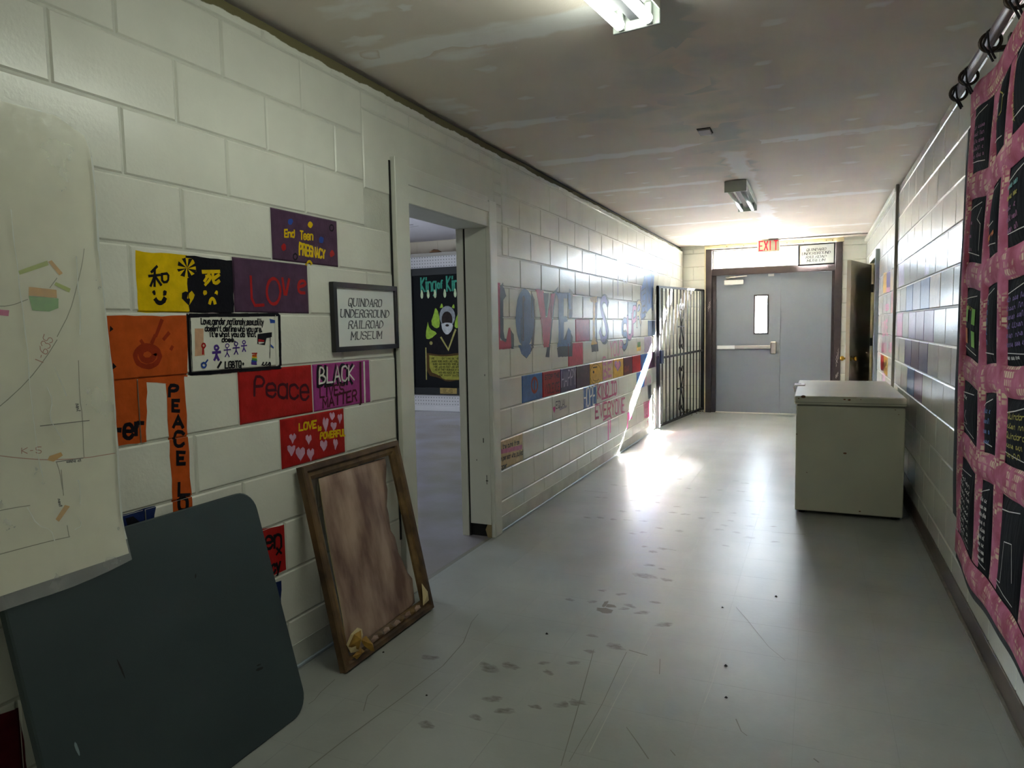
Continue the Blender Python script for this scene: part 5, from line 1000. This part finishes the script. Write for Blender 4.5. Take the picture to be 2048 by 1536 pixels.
for x, z, s in ((1.80, .825, .006), (1.83, .838, .02), (2.09, .825, .008), (2.12, .822, .012), (2.19, .826, .004), (2.10, .45, .012), (1.79, .57, .006), (2.40, .76, .005), (2.42, .73, .004), (2.2, .05, .008), (1.86, .3, .005)):
    daub('rust_spot', oval(x, z, s, s * .6, 8), lambda a, b: (a, 5.2572 if b > .782 else 5.2695, b), RUST, fz_, .9)
MB().box(1.60, YF - 5.0, .0, 1.61, YF - 4.99, .004).build('floor_crumb', DARK) if False else None

# ------------------------------------------------------------------ leaning table top
tb = tag(empty('folding_table', (.15, 1.465, 0)), 'dark blue-grey card table folded flat and leaning on the left wall', 'table')
TBL = mat('table_vinyl', '323f42', .5, bump=.0004, bscale=220, var=.08, vscale=3)
TB_e = Vector((0, 1, 0)); TB_u = Vector((-.215, 0, .79)).normalized(); TB_n = Vector((TB_u.z, 0, -TB_u.x)); TB_o = Vector((.255, 1.03, .002))
def rrect(w, h, r, n=7):
    o = []
    for cx, cy, a0 in ((w - r, r, -PI / 2), (w - r, h - r, 0), (r, h - r, PI / 2), (r, r, PI)):
        o += [(cx + r * math.cos(a0 + PI / 2 * i / n), cy + r * math.sin(a0 + PI / 2 * i / n)) for i in range(n + 1)]
    return o
TW, TH = .87, .815
def inset(p, d, w, h): return [(d + a * (w - 2 * d) / w, d + b * (h - 2 * d) / h) for a, b in p]
po = rrect(TW, TH, .075); n = len(po); v = []; f = []
for d, t in ((.004, -.03), (0, -.026), (0, -.004), (.004, 0)): v += [TB_o + TB_e * a + TB_u * b + TB_n * t for a, b in inset(po, d, TW, TH)]
for r in range(3):
    for i in range(n): f.append((r * n + i, r * n + (i + 1) % n, (r + 1) * n + (i + 1) % n, (r + 1) * n + i))
f += [tuple(range(n))[::-1], tuple(range(3 * n, 4 * n))]
ttop = mesh('table_top', v, f, TBL, tb)
tP = lambda a, b, c=.0006: TB_o + TB_e * a + TB_u * b + TB_n * c
SCF = coverage('table_scuff', '0d0f10', .6, 60, (1, 1, 1), .0, .3, TBL); SCL = coverage('table_scrape', '7f9196', .5, 60, (1, 1, 1), .0, .3, TBL)
for a, b, rx, ry, r, m in ((.70, .225, .017, .005, -.15, SCF), (.703, .238, .01, .003, -.1, SCF), (.245, .44, .003, .03, .15, SCF), (.085, .30, .004, .02, .1, SCL), (.55, .60, .003, .008, -.4, SCF)): daub('scrape', oval(a, b, rx, ry, 10, .2, r), tP, m, ttop, .9)
for x in (.06, TW - .06):
    MB().tube([tP(x, .12, -.04), tP(x, .70, -.04)], .011, 8).build('leg', mat('leg_steel', '4a4d50', .4, metal=.6), tb); MB().tube([tP(.14 if x < .4 else TW - .14, .1, -.042), tP(.14 if x < .4 else TW - .14, .66, -.042)], .011, 8).build('leg', mat('leg_steel', '4a4d50'), tb)

# ------------------------------------------------------------------ leaning picture frame
pf = tag(empty('picture_frame', (.13, 2.5, 0)), 'empty wooden picture frame with warped brown backing leaning beside the doorway', 'picture frame')
WOOD = mat('old_wood', '6e5434', .55, bump=.0012, bscale=35, col2='3f2d1c', vscale=9, stretch=(1, 1, 1)); WOODI = mat('old_wood_inner', '7d6138', .55, bump=.001, bscale=40, col2='4c371e', vscale=12)
F_e = Vector((0, 1, 0)); F_u = Vector((-.175, 0, .80)).normalized(); F_n = Vector((F_u.z, 0, -F_u.x)); F_o = Vector((.195, 2.158, .0)); FWD, FHT = .692, .832
fP = lambda a, b, c=0: F_o + F_e * a + F_u * b + F_n * c
prof = [(0, 0), (0, .028), (.004, .034), (.022, .034), (.030, .022), (.046, .022), (.060, .012), (.060, 0)]
corners = [(0, 0), (FWD, 0), (FWD, FHT), (0, FHT)]; inn = [(1, 1), (-1, 1), (-1, -1), (1, -1)]
for i in range(4):
    j_ = (i + 1) % 4; b = MB()
    va = [fP(corners[i][0] + inn[i][0] * s, corners[i][1] + inn[i][1] * s, t) for s, t in prof]; vb = [fP(corners[j_][0] + inn[j_][0] * s, corners[j_][1] + inn[j_][1] * s, t) for s, t in prof]; m = len(prof)
    b.add(va + vb, [(k, (k + 1) % m, m + (k + 1) % m, m + k) for k in range(m)] + [tuple(range(m)), tuple(range(m, 2 * m))[::-1]]); b.m = [1 if k in (4, 5, 6) else 0 for k in range(m)] + [0, 0]
    b.build('frame_rail', [WOOD, WOODI], pf)
BACK = mat('warped_backing', 'b09684', .7, bump=.002, bscale=14, col2='705448', vscale=5, stretch=(1, 2.2, .7), vdetail=8); CREA = mat('backing_edge', 'c9b98a', .8)
def lerp_tab(t, tab):
    for (a, p), (b, q) in zip(tab, tab[1:]):
        if t <= b: return p + (q - p) * (t - a) / (b - a)
    return tab[-1][1]
v = []; f = []; NU, NV = 12, 20
for j in range(NV + 1):
    t = j / NV; b = .03 + t * .735; lft = lerp_tab(t, [(0, .062), (.5, .088), (1, .112)]); rt = lerp_tab(t, [(0, .56), (.08, .60), (.2, .60), (.35, .545), (.55, .53), (.7, .55), (.85, .575), (1, .605)]) + .006 * math.sin(j * 2.1)
    for i in range(NU + 1):
        s = i / NU; a = lft + (rt - lft) * s
        v.append(fP(a, b - .03 * s * (1 - t) * 0 + (.03 * s if j == 0 else 0), .003 + .012 * math.sin(PI * s) * math.sin(PI * t * .9) - .012 * max(0, s - .75) * 4 * math.exp(-((t - .65) / .12) ** 2) + .004 * math.sin(7 * t + 5 * s)))
for j in range(NV):
    for i in range(NU): f.append((j * (NU + 1) + i, j * (NU + 1) + i + 1, (j + 1) * (NU + 1) + i + 1, (j + 1) * (NU + 1) + i))
sh = mesh('backing', v, f, [BACK, CREA], pf, smooth=True); md = sh.modifiers.new('thick', 'SOLIDIFY'); md.thickness = .004; md.offset = -1; md.material_offset_rim = 1
SCR = mat('torn_paper', 'b58d3a', .8, bump=.001, col2='7f5c22', vscale=25); SCRL = mat('torn_paper_light', 'cdbb8c', .8)
def scrap(pts, m, parent=pf):
    c_ = (sum(p[0] for p in pts) / len(pts), sum(p[1] for p in pts) / len(pts)); v = [fP(a, b, h) for a, b, h in pts] + [fP(c_[0], c_[1], max(p[2] for p in pts) + .012)]
    o = mesh('torn_scrap', v, [(i, (i + 1) % len(pts), len(pts)) for i in range(len(pts))], m, parent); k = o.modifiers.new('thick', 'SOLIDIFY'); k.thickness = .0015
scrap([(.035, .10, .03), (.05, .135, .05), (.09, .145, .055), (.125, .125, .045), (.13, .10, .04), (.10, .085, .05), (.085, .05, .04), (.05, .06, .03)], SCRL)
scrap([(.04, .09, .034), (.06, .13, .056), (.10, .13, .06), (.11, .10, .05), (.08, .06, .046)], SCR)
scrap([(.10, .09, .05), (.13, .095, .055), (.155, .05, .06), (.15, .02, .065), (.135, .03, .06), (.115, .06, .05)], SCR)
scrap([(.05, .045, .035), (.1, .06, .04), (.12, .035, .04), (.07, .025, .036)], SCR)
scrap([(.60, .045, .035), (.655, .05, .035), (.66, .09, .036), (.635, .14, .03), (.615, .09, .034)], SCRL)
for i in range(9):
    a = .2 + .043 * i; scrap([(a, .034, .024), (a + .05, .036, .024), (a + .045, .052 + rnd.uniform(-.006, .006), .023), (a + .02, .06, .022), (a - .004, .05, .022)], WOODI if i % 2 else BACK)

# ------------------------------------------------------------------ hand-drawn map under plastic
hm = tag(empty('hand_drawn_map', (.02, 1.0, .7)), 'large hand drawn paper map under clear plastic hung on the near left wall', 'map')
MAPP = mat('map_paper', 'e2dfca', .8, bump=.0012, bscale=9, col2='dcd8c2', vscale=3)
def mx(y, z): return .014 + .004 * math.sin(5 * z + 2) * max(0, 1.5 - y) + .06 * (max(0, 1.05 - z) / .35) ** 1.6
out = [(.42, .70), (.80, .708), (1.05, .713), (1.25, .716), (1.425, .722), (1.408, .80), (1.402, .88), (1.40, 1.01), (1.398, 1.22), (1.389, 1.4), (1.38, 1.6), (1.382, 1.74), (1.374, 1.873), (1.36, 1.911), (1.33, 1.938), (1.29, 1.944), (1.21, 1.945), (1.1, 1.943), (.42, 1.935)]
def right_edge(z): return lerp_tab(z, [(.5, 1.375), (.75, 1.375), (.82, 1.376), (.89, 1.384), (1.01, 1.398), (1.22, 1.398), (1.4, 1.389), (1.6, 1.38), (1.74, 1.382), (1.84, 1.378), (1.873, 1.374), (1.911, 1.36), (1.938, 1.33), (1.945, 1.28)])
def sheet(name, m, z0, z1, y0, off, parent, wob=0, sag=None):
    v = []; f = []; nu, nv = 16, 36
    for j in range(nv + 1):
        for i in range(nu + 1):
            t = i / nu; z = z0 + (z1 - z0) * j / nv
            if j == 0 and sag: z += sag(t)
            re = right_edge(z); y = y0 + (re - y0) * t
            v.append((mx(y, z) + off + wob * (math.sin(31 * y + 4 * z) * .5 + math.sin(13 * z + 17 * y) * .5) * (1 if t < .98 else .3), y, z))
    for j in range(nv):
        for i in range(nu): f.append((j * (nu + 1) + i, j * (nu + 1) + i + 1, (j + 1) * (nu + 1) + i + 1, (j + 1) * (nu + 1) + i))
    return mesh(name, v, f, m, parent, smooth=True)
pap = sheet('paper', MAPP, .715, 1.945, .42, 0, hm, 0)
NC = dict(lime='a9b83c', amber='d39a30', leaf='6fae4c', pinkn='d0508c'); LC_ = dict(pencil='7d7a68', ink='3c3b34', redpen='a8705e')
for p, c_ in MAP_NOTES: flat('sticky_note', [p], lambda a, b: (mx(a, b) + .0012, a, b), mat('note_' + c_, NC[c_], .7, var=.15, vscale=80), pap)
for p, c_ in MAP_LINES: flat('drawn_line', ribbon(chaikin(p) if len(p) > 2 else p, .0022, .1), lambda a, b: (mx(a, b) + .0009, a, b), mat('pen_' + c_, LC_[c_], .8), pap)
for s, q, c_ in MAP_TEXT: flat('handwriting', [r for st in text_strokes(s, q) for r in ribbon(st, .0022)], lambda a, b: (mx(a, b) + .0009, a, b), mat('pen_' + c_, LC_[c_], .8), pap)
sheet('plastic_cover', glassmat('plastic_film', (.97, .98, .97, 1), milk=.24, rough=.2), .672, 1.945, .42, .006, hm, .0022, lambda t: .03 * max(0, t - .55) / .45 - .01 * math.sin(9 * t))

pcov = [o for o in hm.children if o.name.startswith('plastic')][0]
for p in MAP_GLINTS[:7]: flat('crease_highlight', ribbon(chaikin(p), .0022, .6), lambda a, b: (mx(a, b) + .0088, a, b), mat('highlight_white', 'c9ccc6', .35), pcov)  # white strips paint the highlights along folds in the plastic
flat('crease_highlight', ribbon([(right_edge(z) - .004, z) for z in [.76 + .028 * i for i in range(40)]], .005, .5), lambda a, b: (mx(a, b) + .0085, a, b), mat('highlight_white', 'c9ccc6'), pcov)  # painted highlight down the right edge of the film

# ------------------------------------------------------------------ quilt on its rod
ql = tag(empty('memorial_quilt', (2.46, 2.6, .35)), 'black and pink patchwork quilt with chalked writing hanging on the right wall', 'quilt')
PKM = None
def pinkmat():
    m = mat('pink_batik', 'a95a74', .85, bump=.002, bscale=30, col2='842f44', vscale=11, vdetail=6); N = m.node_tree.nodes; Lk = m.node_tree.links; b = N['Principled BSDF']
    uv = N.new('ShaderNodeUVMap'); br_ = N.new('ShaderNodeTexBrick'); Lk.new(uv.outputs[0], br_.inputs[0])
    br_.inputs['Scale'].default_value = 1; br_.inputs['Brick Width'].default_value = .022; br_.inputs['Row Height'].default_value = .026; br_.inputs['Mortar Size'].default_value = .004; br_.inputs['Mortar Smooth'].default_value = .4
    br_.inputs['Color1'].default_value = (1, 1, 1, 1); br_.inputs['Color2'].default_value = (0, 0, 0, 1); br_.inputs['Mortar'].default_value = (0, 0, 0, 1); br_.inputs['Bias'].default_value = -.25
    n = N.new('ShaderNodeTexNoise'); n.inputs['Scale'].default_value = 13; Lk.new(uv.outputs[0], n.inputs['Vector'])
    mr = N.new('ShaderNodeMapRange'); mr.inputs[1].default_value = .5; mr.inputs[2].default_value = .57; Lk.new(n.outputs['Fac'], mr.inputs[0])
    mu = N.new('ShaderNodeMath'); mu.operation = 'MULTIPLY'; Lk.new(br_.outputs['Color'], mu.inputs[0]); Lk.new(mr.outputs[0], mu.inputs[1])
    src = b.inputs['Base Color'].links[0].from_socket; mx_ = N.new('ShaderNodeMix'); mx_.data_type = 'RGBA'; Lk.new(mu.outputs[0], mx_.inputs[0]); Lk.new(src, mx_.inputs[6]); mx_.inputs[7].default_value = hexc('bfa88a'); Lk.new(mx_.outputs[2], b.inputs['Base Color'])
    return m
PKM = pinkmat(); QBL = mat('quilt_black', '0f1013', .95, spec=.15, bump=.004, bscale=16, var=.25, vscale=20, stretch=(1, 3, .6)); QED = mat('quilt_binding', '121216', .9, bump=.003, bscale=25)
def qx(y, z):
    return 2.466 + .005 * math.sin(7.5 * y + 2.2 * z) + .006 * math.sin(3.5 * z + 4 * y) - .012 * max(0, 1.2 - z) + .03 * max(0, y - 3.3)
def qpad(name, y0, y1, z0, z1, m, puff, off=0, nu=6, nv=7, uvrot=False):
    v = []; f = []; uv = []
    for j in range(nv + 1):
        for i in range(nu + 1):
            s, t = i / nu, j / nv; y = y0 + (y1 - y0) * s; z = z0 + (z1 - z0) * t; zz = z + .012 * math.sin(5.5 * y + .8) + .006 * math.sin(14 * y); yy = y + .012 * math.sin(4.2 * z + 1) + .005 * math.sin(15 * z + y * 3)
            p = puff * (max(0, math.sin(PI * s)) * max(0, math.sin(PI * t))) ** .45
            v.append((qx(y, z) - off - p, yy, zz)); uv.append((z - z0, y - y0) if uvrot else (y - y0 + z0 * 3.3, z - z0 + y0 * 1.7))
    for j in range(nv):
        for i in range(nu): f.append((j * (nu + 1) + i, j * (nu + 1) + i + 1, (j + 1) * (nu + 1) + i + 1, (j + 1) * (nu + 1) + i))
    return mesh(name, v, f, m, ql, smooth=True, uv=uv)
cols = [(3.03, 3.31), (2.755, 2.92), (2.34, 2.655), (1.93, 2.23)]; rows = [(1.92, 2.165), (1.575, 1.82), (1.205, 1.475), (.895, 1.105), (.465, .795)]
qpad('backing', 1.78, 3.475, .33, 2.262, QED, 0, -.012, 40, 50)
qpad('binding', 3.41, 3.535, .50, 2.14, QED, .012, -.002, 6, 40); qpad('binding', 1.8, 3.42, .335, .372, QED, .004, .0, 40, 2)
for (a, b) in ((3.31, 3.42), (2.92, 3.03), (2.655, 2.755), (2.23, 2.34), (1.82, 1.93)): qpad('sash_strip', a, b, .47, 2.165, PKM, .014, .004, 5, 44, True)
for (a, b) in ((2.165, 2.262), (1.82, 1.92), (1.475, 1.575), (1.105, 1.205), (.795, .895), (.365, .465)): qpad('cross_sash', 1.83, 3.425, a, b, PKM, .013, .005, 44, 5)
cur = [None]
def qmap(a, b):
    a0, a1, b0, b1 = cur[0]; s, t = min(1, max(0, (a - a0) / (a1 - a0))), min(1, max(0, (b - b0) / (b1 - b0)))
    p = .016 * (max(0, math.sin(PI * s)) * max(0, math.sin(PI * t))) ** .45
    return (qx(a, b) - .0055 - p, a + .012 * math.sin(4.2 * b + 1) + .005 * math.sin(15 * b + a * 3), b + .012 * math.sin(5.5 * a + .8) + .006 * math.sin(14 * a))
CK = {k: mat('chalk_' + k, c_, .9) for k, c_ in dict(w='b9b4ac', y='8f8636', p='7a4a6a', o='b0662c', g='6c9a3c', b='4a5f8a', v='5d4a78', t='5b8a86').items()}
def qtext(pt, s, y0, y1, z0, z1, c_, w=.0035): flat('writing', [r for st in text_strokes(s, [(y1, z1), (y0, z1), (y0, z0), (y1, z0)]) for r in ribbon(st, w)], qmap, CK[c_], pt)
def qline(pt, p, c_, w=.003): flat('stitching', ribbon(p, w, .2), qmap, CK[c_], pt)
def qrect(pt, y0, y1, z0, z1, c_): flat('applique', [[(y0, z0), (y1, z0), (y1, z1), (y0, z1)]], qmap, CK[c_], pt)
for ci, (a, b) in enumerate(cols):
    for ri, (c_, d) in enumerate(rows):
        pt = qpad('patch', a, b, c_, d, QBL, .016, .002, 14, 14); cur[0] = (a, b, c_, d); w_, h_ = b - a, d - c_
        qline(pt, [(b - .03 * w_ / .3, d - .045), (b - .4 * w_, d - .035), (a + .2 * w_, d - .02)], 'w'); qline(pt, [(b - .03, c_ + .04), (b - .5 * w_, c_ + .035), (a + .15 * w_, c_ + .03)], 'w')
        m_ = (ci, ri)
        if m_ == (0, 0):
            for k in range(5): qtext(pt, '~%d' % (7 + k % 3), a + .04, b - .05, d - .09 - .026 * k, d - .075 - .026 * k, 'p', .003)
        elif m_ == (1, 0):
            qline(pt, [(b - .03, c_ + .11), (b - .03, c_ + .16), (b - .08, c_ + .19), (a + .03, c_ + .165), (a + .03, c_ + .11), (b - .03, c_ + .11)], 'y', .004); qline(pt, [(b - .06, c_ + .11), (b - .06, c_ + .15), (b - .09, c_ + .15), (b - .09, c_ + .11)], 'w', .004); qline(pt, [(b - .02, c_ + .155), (a + .02, c_ + .16)], 'w', .004)
        elif m_ == (2, 0):
            for k, ch in enumerate('SUNFLOWER'): qtext(pt, ch, b - .07, b - .045, d - .05 - .021 * k, d - .035 - .021 * k, 'y', .003)
        elif m_ == (0, 1):
            for k in range(3): qtext(pt, '~5', b - .12, b - .03, d - .10 - .05 * k, d - .085 - .05 * k, 'p')
            qline(pt, [(a + .05, d - .04), (a + .09, d - .08), (a + .04, d - .1), (a + .05, c_ + .05)], 'w')
        elif m_ == (1, 1):
            qline(pt, [(b - .05, c_ + .10), (a + .04, c_ + .105)], 'w'); qline(pt, [(b - .05, c_ + .08), (b - .03, c_ + .06), (a + .04, c_ + .07)], 'o', .014)
        elif m_ == (2, 1):
            for k, (s, cc) in enumerate((('~8', 't'), ('~9', 'y'), ('~4', 'p'), ('~9', 'p'), ('~6', 'p'))): qtext(pt, s, b - .16, b - .02, d - .07 - .033 * k, d - .052 - .033 * k, cc)
        elif m_ == (0, 2):
            for y_, z_, cc in ((b - .10, c_ + .14, 'g'), (b - .22, c_ + .14, 'g'), (b - .10, c_ + .055, 'o'), (b - .22, c_ + .055, 'g')): qrect(pt, y_, y_ + .05, z_, z_ + .06, cc)
            qtext(pt, '~4', b - .2, b - .06, d - .08, d - .06, 'y')
        elif m_ == (1, 2):
            for k in range(5): qtext(pt, '~1', a + .06, a + .10, d - .07 - .034 * k, d - .045 - .034 * k, 'b', .004)
        elif m_ == (2, 2):
            for k, s in enumerate(('~8', '~7', '~9', '~8', '~7', '~9')): qtext(pt, s, b - .22, b - .02, d - .07 - .028 * k, d - .053 - .028 * k, 'v')
            qtext(pt, '~9', b - .16, b - .02, c_ + .02, c_ + .034, 'w', .0025)
        elif m_ == (0, 3):
            qtext(pt, '~4', b - .14, b - .04, d - .06, d - .045, 'w'); qline(pt, [(b - .12, c_ + .11), (b - .09, c_ + .08), (b - .14, c_ + .06), (b - .06, c_ + .05), (b - .11, c_ + .03)], 'w')
        elif m_ == (1, 3):
            for k, s in enumerate(('~6', '~5', '~5', '~4')): qtext(pt, s, a + .03, b - .03, d - .07 - .035 * k, d - .052 - .035 * k, 'b')
        elif m_ == (2, 3):
            for k, s in enumerate(('Quindaro', '~6', 'Quindaro', '~7', '~4')): qtext(pt, s, b - .26, b - .05, d - .06 - .03 * k, d - .043 - .03 * k, 'y')
        elif m_[1] == 4 and ci < 2:
            for k in range(9): qtext(pt, '~%d' % (6 + k % 3), a + .03, b - .03, d - .07 - .026 * k, d - .054 - .026 * k, 'w', .003)
        elif m_ == (2, 4): qline(pt, [(b - .02, c_ + .05), (b - .1, c_ + .06), (b - .12, c_ + .2), (a + .1, c_ + .21), (a + .06, c_ + .1)], 'w')
        elif ci == 3:
            for k in range(4): qtext(pt, '~%d' % (5 + k), a + .04, b - .04, d - .08 - .035 * k, d - .06 - .035 * k, 'y')
rd = tag(empty('curtain_rod', (2.445, 2.5, 2.325)), 'thick mauve-grey rod with dark rings holding up the quilt', 'curtain rod')
MB().tube([(2.445, 1.3, 2.325), (2.445, 3.60, 2.325)], .019, 16).build('pole', mat('rod_paint', '7d6c6c', .5), rd, True)
RG = mat('ring_dark', '3a3028', .35, metal=.6); TIE = mat('tie_cord', '1d1c1d', .9)
for i, y in enumerate((3.57, 3.36, 2.98, 2.62, 2.22, 1.85)):
    MB().torus((2.445, y, 2.318), (0.1, 1, .12 * (-1) ** i), .031, .006, 22, 8).build('ring', RG, rd, True)
    MB().tube([(2.425, y - .05, 2.33), (2.418, y - .03, 2.30), (2.44, y - .01, 2.275), (2.455, y, 2.25)], .004, 6).build('tie', TIE, rd); MB().tube([(2.455, y - .09, 2.35), (2.42, y - .085, 2.325), (2.43, y - .06, 2.285), (2.455, y - .03, 2.25)], .004, 6).build('tie', TIE, rd)
for y in (3.15, 1.5): MB().box(2.44, y - .012, 2.335, W, y + .012, 2.352, .002).build('bracket', RG, rd); MB().box(W - .008, y - .02, 2.30, W, y + .02, 2.39, .002).build('bracket_plate', RG, rd)

# ------------------------------------------------------------------ museum room: pegboard and poster
pg = tag(empty('pegboard', (-3.6, 10.05, 0)), 'tall white pegboard panel standing in the room beyond the doorway', 'pegboard')
PEG = mat('pegboard_white', 'b9b6b8', .6, bump=.0003)
MB().box(-4.9, 10.04, .09, -1.9, 10.07, 2.545, .002).build('panel', PEG, pg); MB().box(-4.9, 10.02, 2.545, -1.9, 10.09, 2.60, .003).build('top_cap', mat('pegboard_cap', '98928a', .7, bump=.002), pg); MB().box(-4.9, 10.02, .0, -1.9, 10.09, .09, .003).build('kick_board', PEG, pg)
hb = MB()
for z in [2.38 + .05 * i for i in range(4)] + [.115 + .055 * i for i in range(4)]:
    for i in range(58): hb.add([(-4.85 + .05 * i + .008 * math.cos(k * PI / 3), 10.0394, z + .008 * math.sin(k * PI / 3)) for k in range(6)], [tuple(range(6))])
hb.build('peg_hole', DARK, pg)['kind'] = 'stuff'
bn = tag(MB().tube([(-3.92, 10.06, 2.612), (-3.84, 10.06, 2.63), (-3.76, 10.06, 2.622), (-3.7, 10.06, 2.606)], [.012, .03, .024, .006], 8).build('cloth_bundle', mat('brown_cloth', '6a4a32', .9, bump=.003), None, True), 'brown bundled scrap lying on top of the pegboard', 'bundle')
pz = tag(empty('framed_poster', (-3.62, 10.0, .28)), 'tall black framed poster with green lettering on the pegboard', 'poster')
PBK = mat('poster_black', '0e0f11', .5, spec=.2)
for b in ((-4.34, .28, -4.22, 2.35), (-3.02, .28, -2.9, 2.35), (-4.22, .28, -3.02, .40), (-4.22, 2.23, -3.02, 2.35)): MB().box(b[0], 9.975, b[1], b[2], 10.018, b[3], .006).build('frame_rail', PBK, pz)
art = MB().box(-4.22, 9.995, .40, -3.02, 10.015, 2.23).build('print', mat('poster_ground', '131416', .8, spec=.1), pz)
PCL = {k: mat('poster_' + k, c_, .8, var=.3, vscale=18, spec=.1) for k, c_ in dict(teal='3f8f78', pale='b9c7a0', flame='8fae3e', grey='8d8f92', beard='b5b5b4', skin='2f2724', robe='1a1719', gold='a39a5c', scroll='8e8a3c', burn='4e3a20', ink='2a2a14', plaque='9a8450').items()}
pn = [0]
def pp_(polys, c_, one=False): 
    if not one and (c_ in ('pale', 'flame') or len(polys) == 2 and c_ != 'gold'):
        for q in polys: pp_([q], c_, True)
        return
    pn[0] += 1; polys = [chaikin(p + p[:1])[:-1] if len(p) in (3, 5, 6, 7, 8, 9) else p for p in polys]; d = 9.9945 - pn[0] * 1e-4; flat('printed_shape', polys, lambda a, b: (a, d, b), PCL[c_], art)
for s, x0, x1, z0, z1 in (('King', -4.06, -3.78, 1.98, 2.2), ('of', -3.75, -3.66, 2.02, 2.14), ('Kings', -3.58, -3.2, 1.97, 2.2)): pp_([r for st in text_strokes(s, [(x0, z1), (x1, z1), (x1, z0), (x0, z0)]) for r in ribbon(st, .028)], 'teal')
pp_([q for x in (-4.05, -3.93, -3.80, -3.62, -3.43, -3.25) for q in ([(x - .012, 2.0), (x + .012, 2.0), (x + .03, 1.9), (x, 1.85), (x - .03, 1.9)],)], 'pale')
pp_([[(-3.83, 1.62), (-3.80, 1.72), (-3.74, 1.62), (-3.72, 1.4), (-3.80, 1.36), (-3.90, 1.45)], [(-3.38, 1.62), (-3.34, 1.7), (-3.30, 1.55), (-3.34, 1.38), (-3.46, 1.36), (-3.44, 1.5)], [(-3.95, 1.48), (-3.92, 1.36), (-3.78, 1.3), (-3.82, 1.24), (-3.98, 1.18), (-4.0, 1.27)], [(-3.72, 1.7), (-3.68, 1.79), (-3.65, 1.7)], [(-3.5, 1.7), (-3.46, 1.77), (-3.44, 1.68)], [(-3.3, 1.32), (-3.22, 1.26), (-3.18, 1.14), (-3.3, 1.2), (-3.42, 1.3)]], 'flame')
ov = lambda cx, cz, rx, rz, n=18: [(cx + rx * math.cos(2 * PI * k / n), cz + rz * math.sin(2 * PI * k / n)) for k in range(n)]
pp_([[(-3.97, 1.14), (-3.8, 1.28), (-3.72, 1.32), (-3.45, 1.34), (-3.3, 1.28), (-3.2, 1.16), (-3.18, .92), (-3.98, .92)]], 'robe'); pp_([ov(-3.585, 1.56, .145, .17)], 'grey'); pp_([ov(-3.59, 1.51, .10, .13)], 'skin'); pp_([[(-3.70, 1.44), (-3.62, 1.46), (-3.56, 1.46), (-3.48, 1.44), (-3.50, 1.33), (-3.6, 1.25), (-3.68, 1.33)]], 'beard'); pp_([ov(-3.59, 1.415, .035, .02, 10)], 'skin')
pp_(ribbon([(-3.71, 1.22), (-3.58, 1.02), (-3.44, 1.34)], .03), 'gold'); pp_([ov(-3.9, 1.13, .03, .03, 10)], 'gold')
pp_([[(-3.99, .97), (-3.7, .93), (-3.4, .97), (-3.15, .95), (-3.12, .5), (-3.4, .53), (-3.62, .49), (-3.76, .56), (-4.0, .6)]], 'burn'); pp_([[(-3.94, .93), (-3.65, .905), (-3.3, .94), (-3.17, .92), (-3.16, .54), (-3.5, .53), (-3.68, .53), (-3.76, .6), (-3.94, .66)]], 'scroll')
for i, s in enumerate(('(REVELATIONS 1:14) HIS HEAD AND HIS', 'HAIRS WERE WHITE LIKE WOOL, AS WHITE AS', 'SNOW; AND HIS EYES WERE AS A FLAME OF', 'FIRE; AND HIS FEET LIKE UNTO FINE BRASS', 'AS IF THEY BURNED IN A FURNACE', 'AND HIS VOICE AS THE SOUND', 'OF MANY WATERS.')):
    x0 = -3.91 + .018 * i + (.05 if i > 4 else 0); x1 = -3.18 - (.04 * max(0, i - 3)); z = .862 - .046 * i; pp_([r for st in text_strokes(s, [(x0, z + .028), (x1, z + .028), (x1, z), (x0, z)], False) for r in ribbon(st, .006, 0)], 'ink')
pp_(ribbon([(-4.005, .53), (-4.0, 1.05)], .02, 0), 'gold'); MB().box(-3.74, 9.968, .30, -3.43, 9.976, .395, .001).build('plaque', PCL['plaque'], pz)
flat('plaque_print', [r for i, s in enumerate(('~7', '~8', '~7')) for st in text_strokes(s, [(-3.68, .385 - .027 * i), (-3.49, .385 - .027 * i), (-3.49, .37 - .027 * i), (-3.68, .37 - .027 * i)], False) for r in ribbon(st, .003, 0)], lambda a, b: (a, 9.9673, b), PCL['ink'], pz)
for i, (x, y) in enumerate(CRUMBS):
    s = rnd.uniform(.005, .009); q = MB().add([(x + s * math.cos(k * 1.26) * rnd.uniform(.7, 1.2), y + s * math.sin(k * 1.26) * rnd.uniform(.7, 1.2), .0005) for k in range(5)] + [(x, y, s * .9)], [(0, 1, 5), (1, 2, 5), (2, 3, 5), (3, 4, 5), (4, 0, 5), (4, 3, 2, 1, 0)]).build('floor_crumb', mat('crumb', '1b1a18', .9))
    tag(q, ('tiny dark crumb on the floor between the leaning table and frame', 'tiny dark crumb on the floor beside the leaning picture frame', 'dark crumb on the floor nearest the freezer', 'dark crumb mid corridor left of the one nearest the freezer', 'dark crumb mid floor, second nearest to the camera on the right', 'dark crumb nearest to the camera in the middle of the floor', 'tiny dark crumb on the floor right of the leaning picture frame')[i], 'crumb', 'crumbs on the corridor floor')
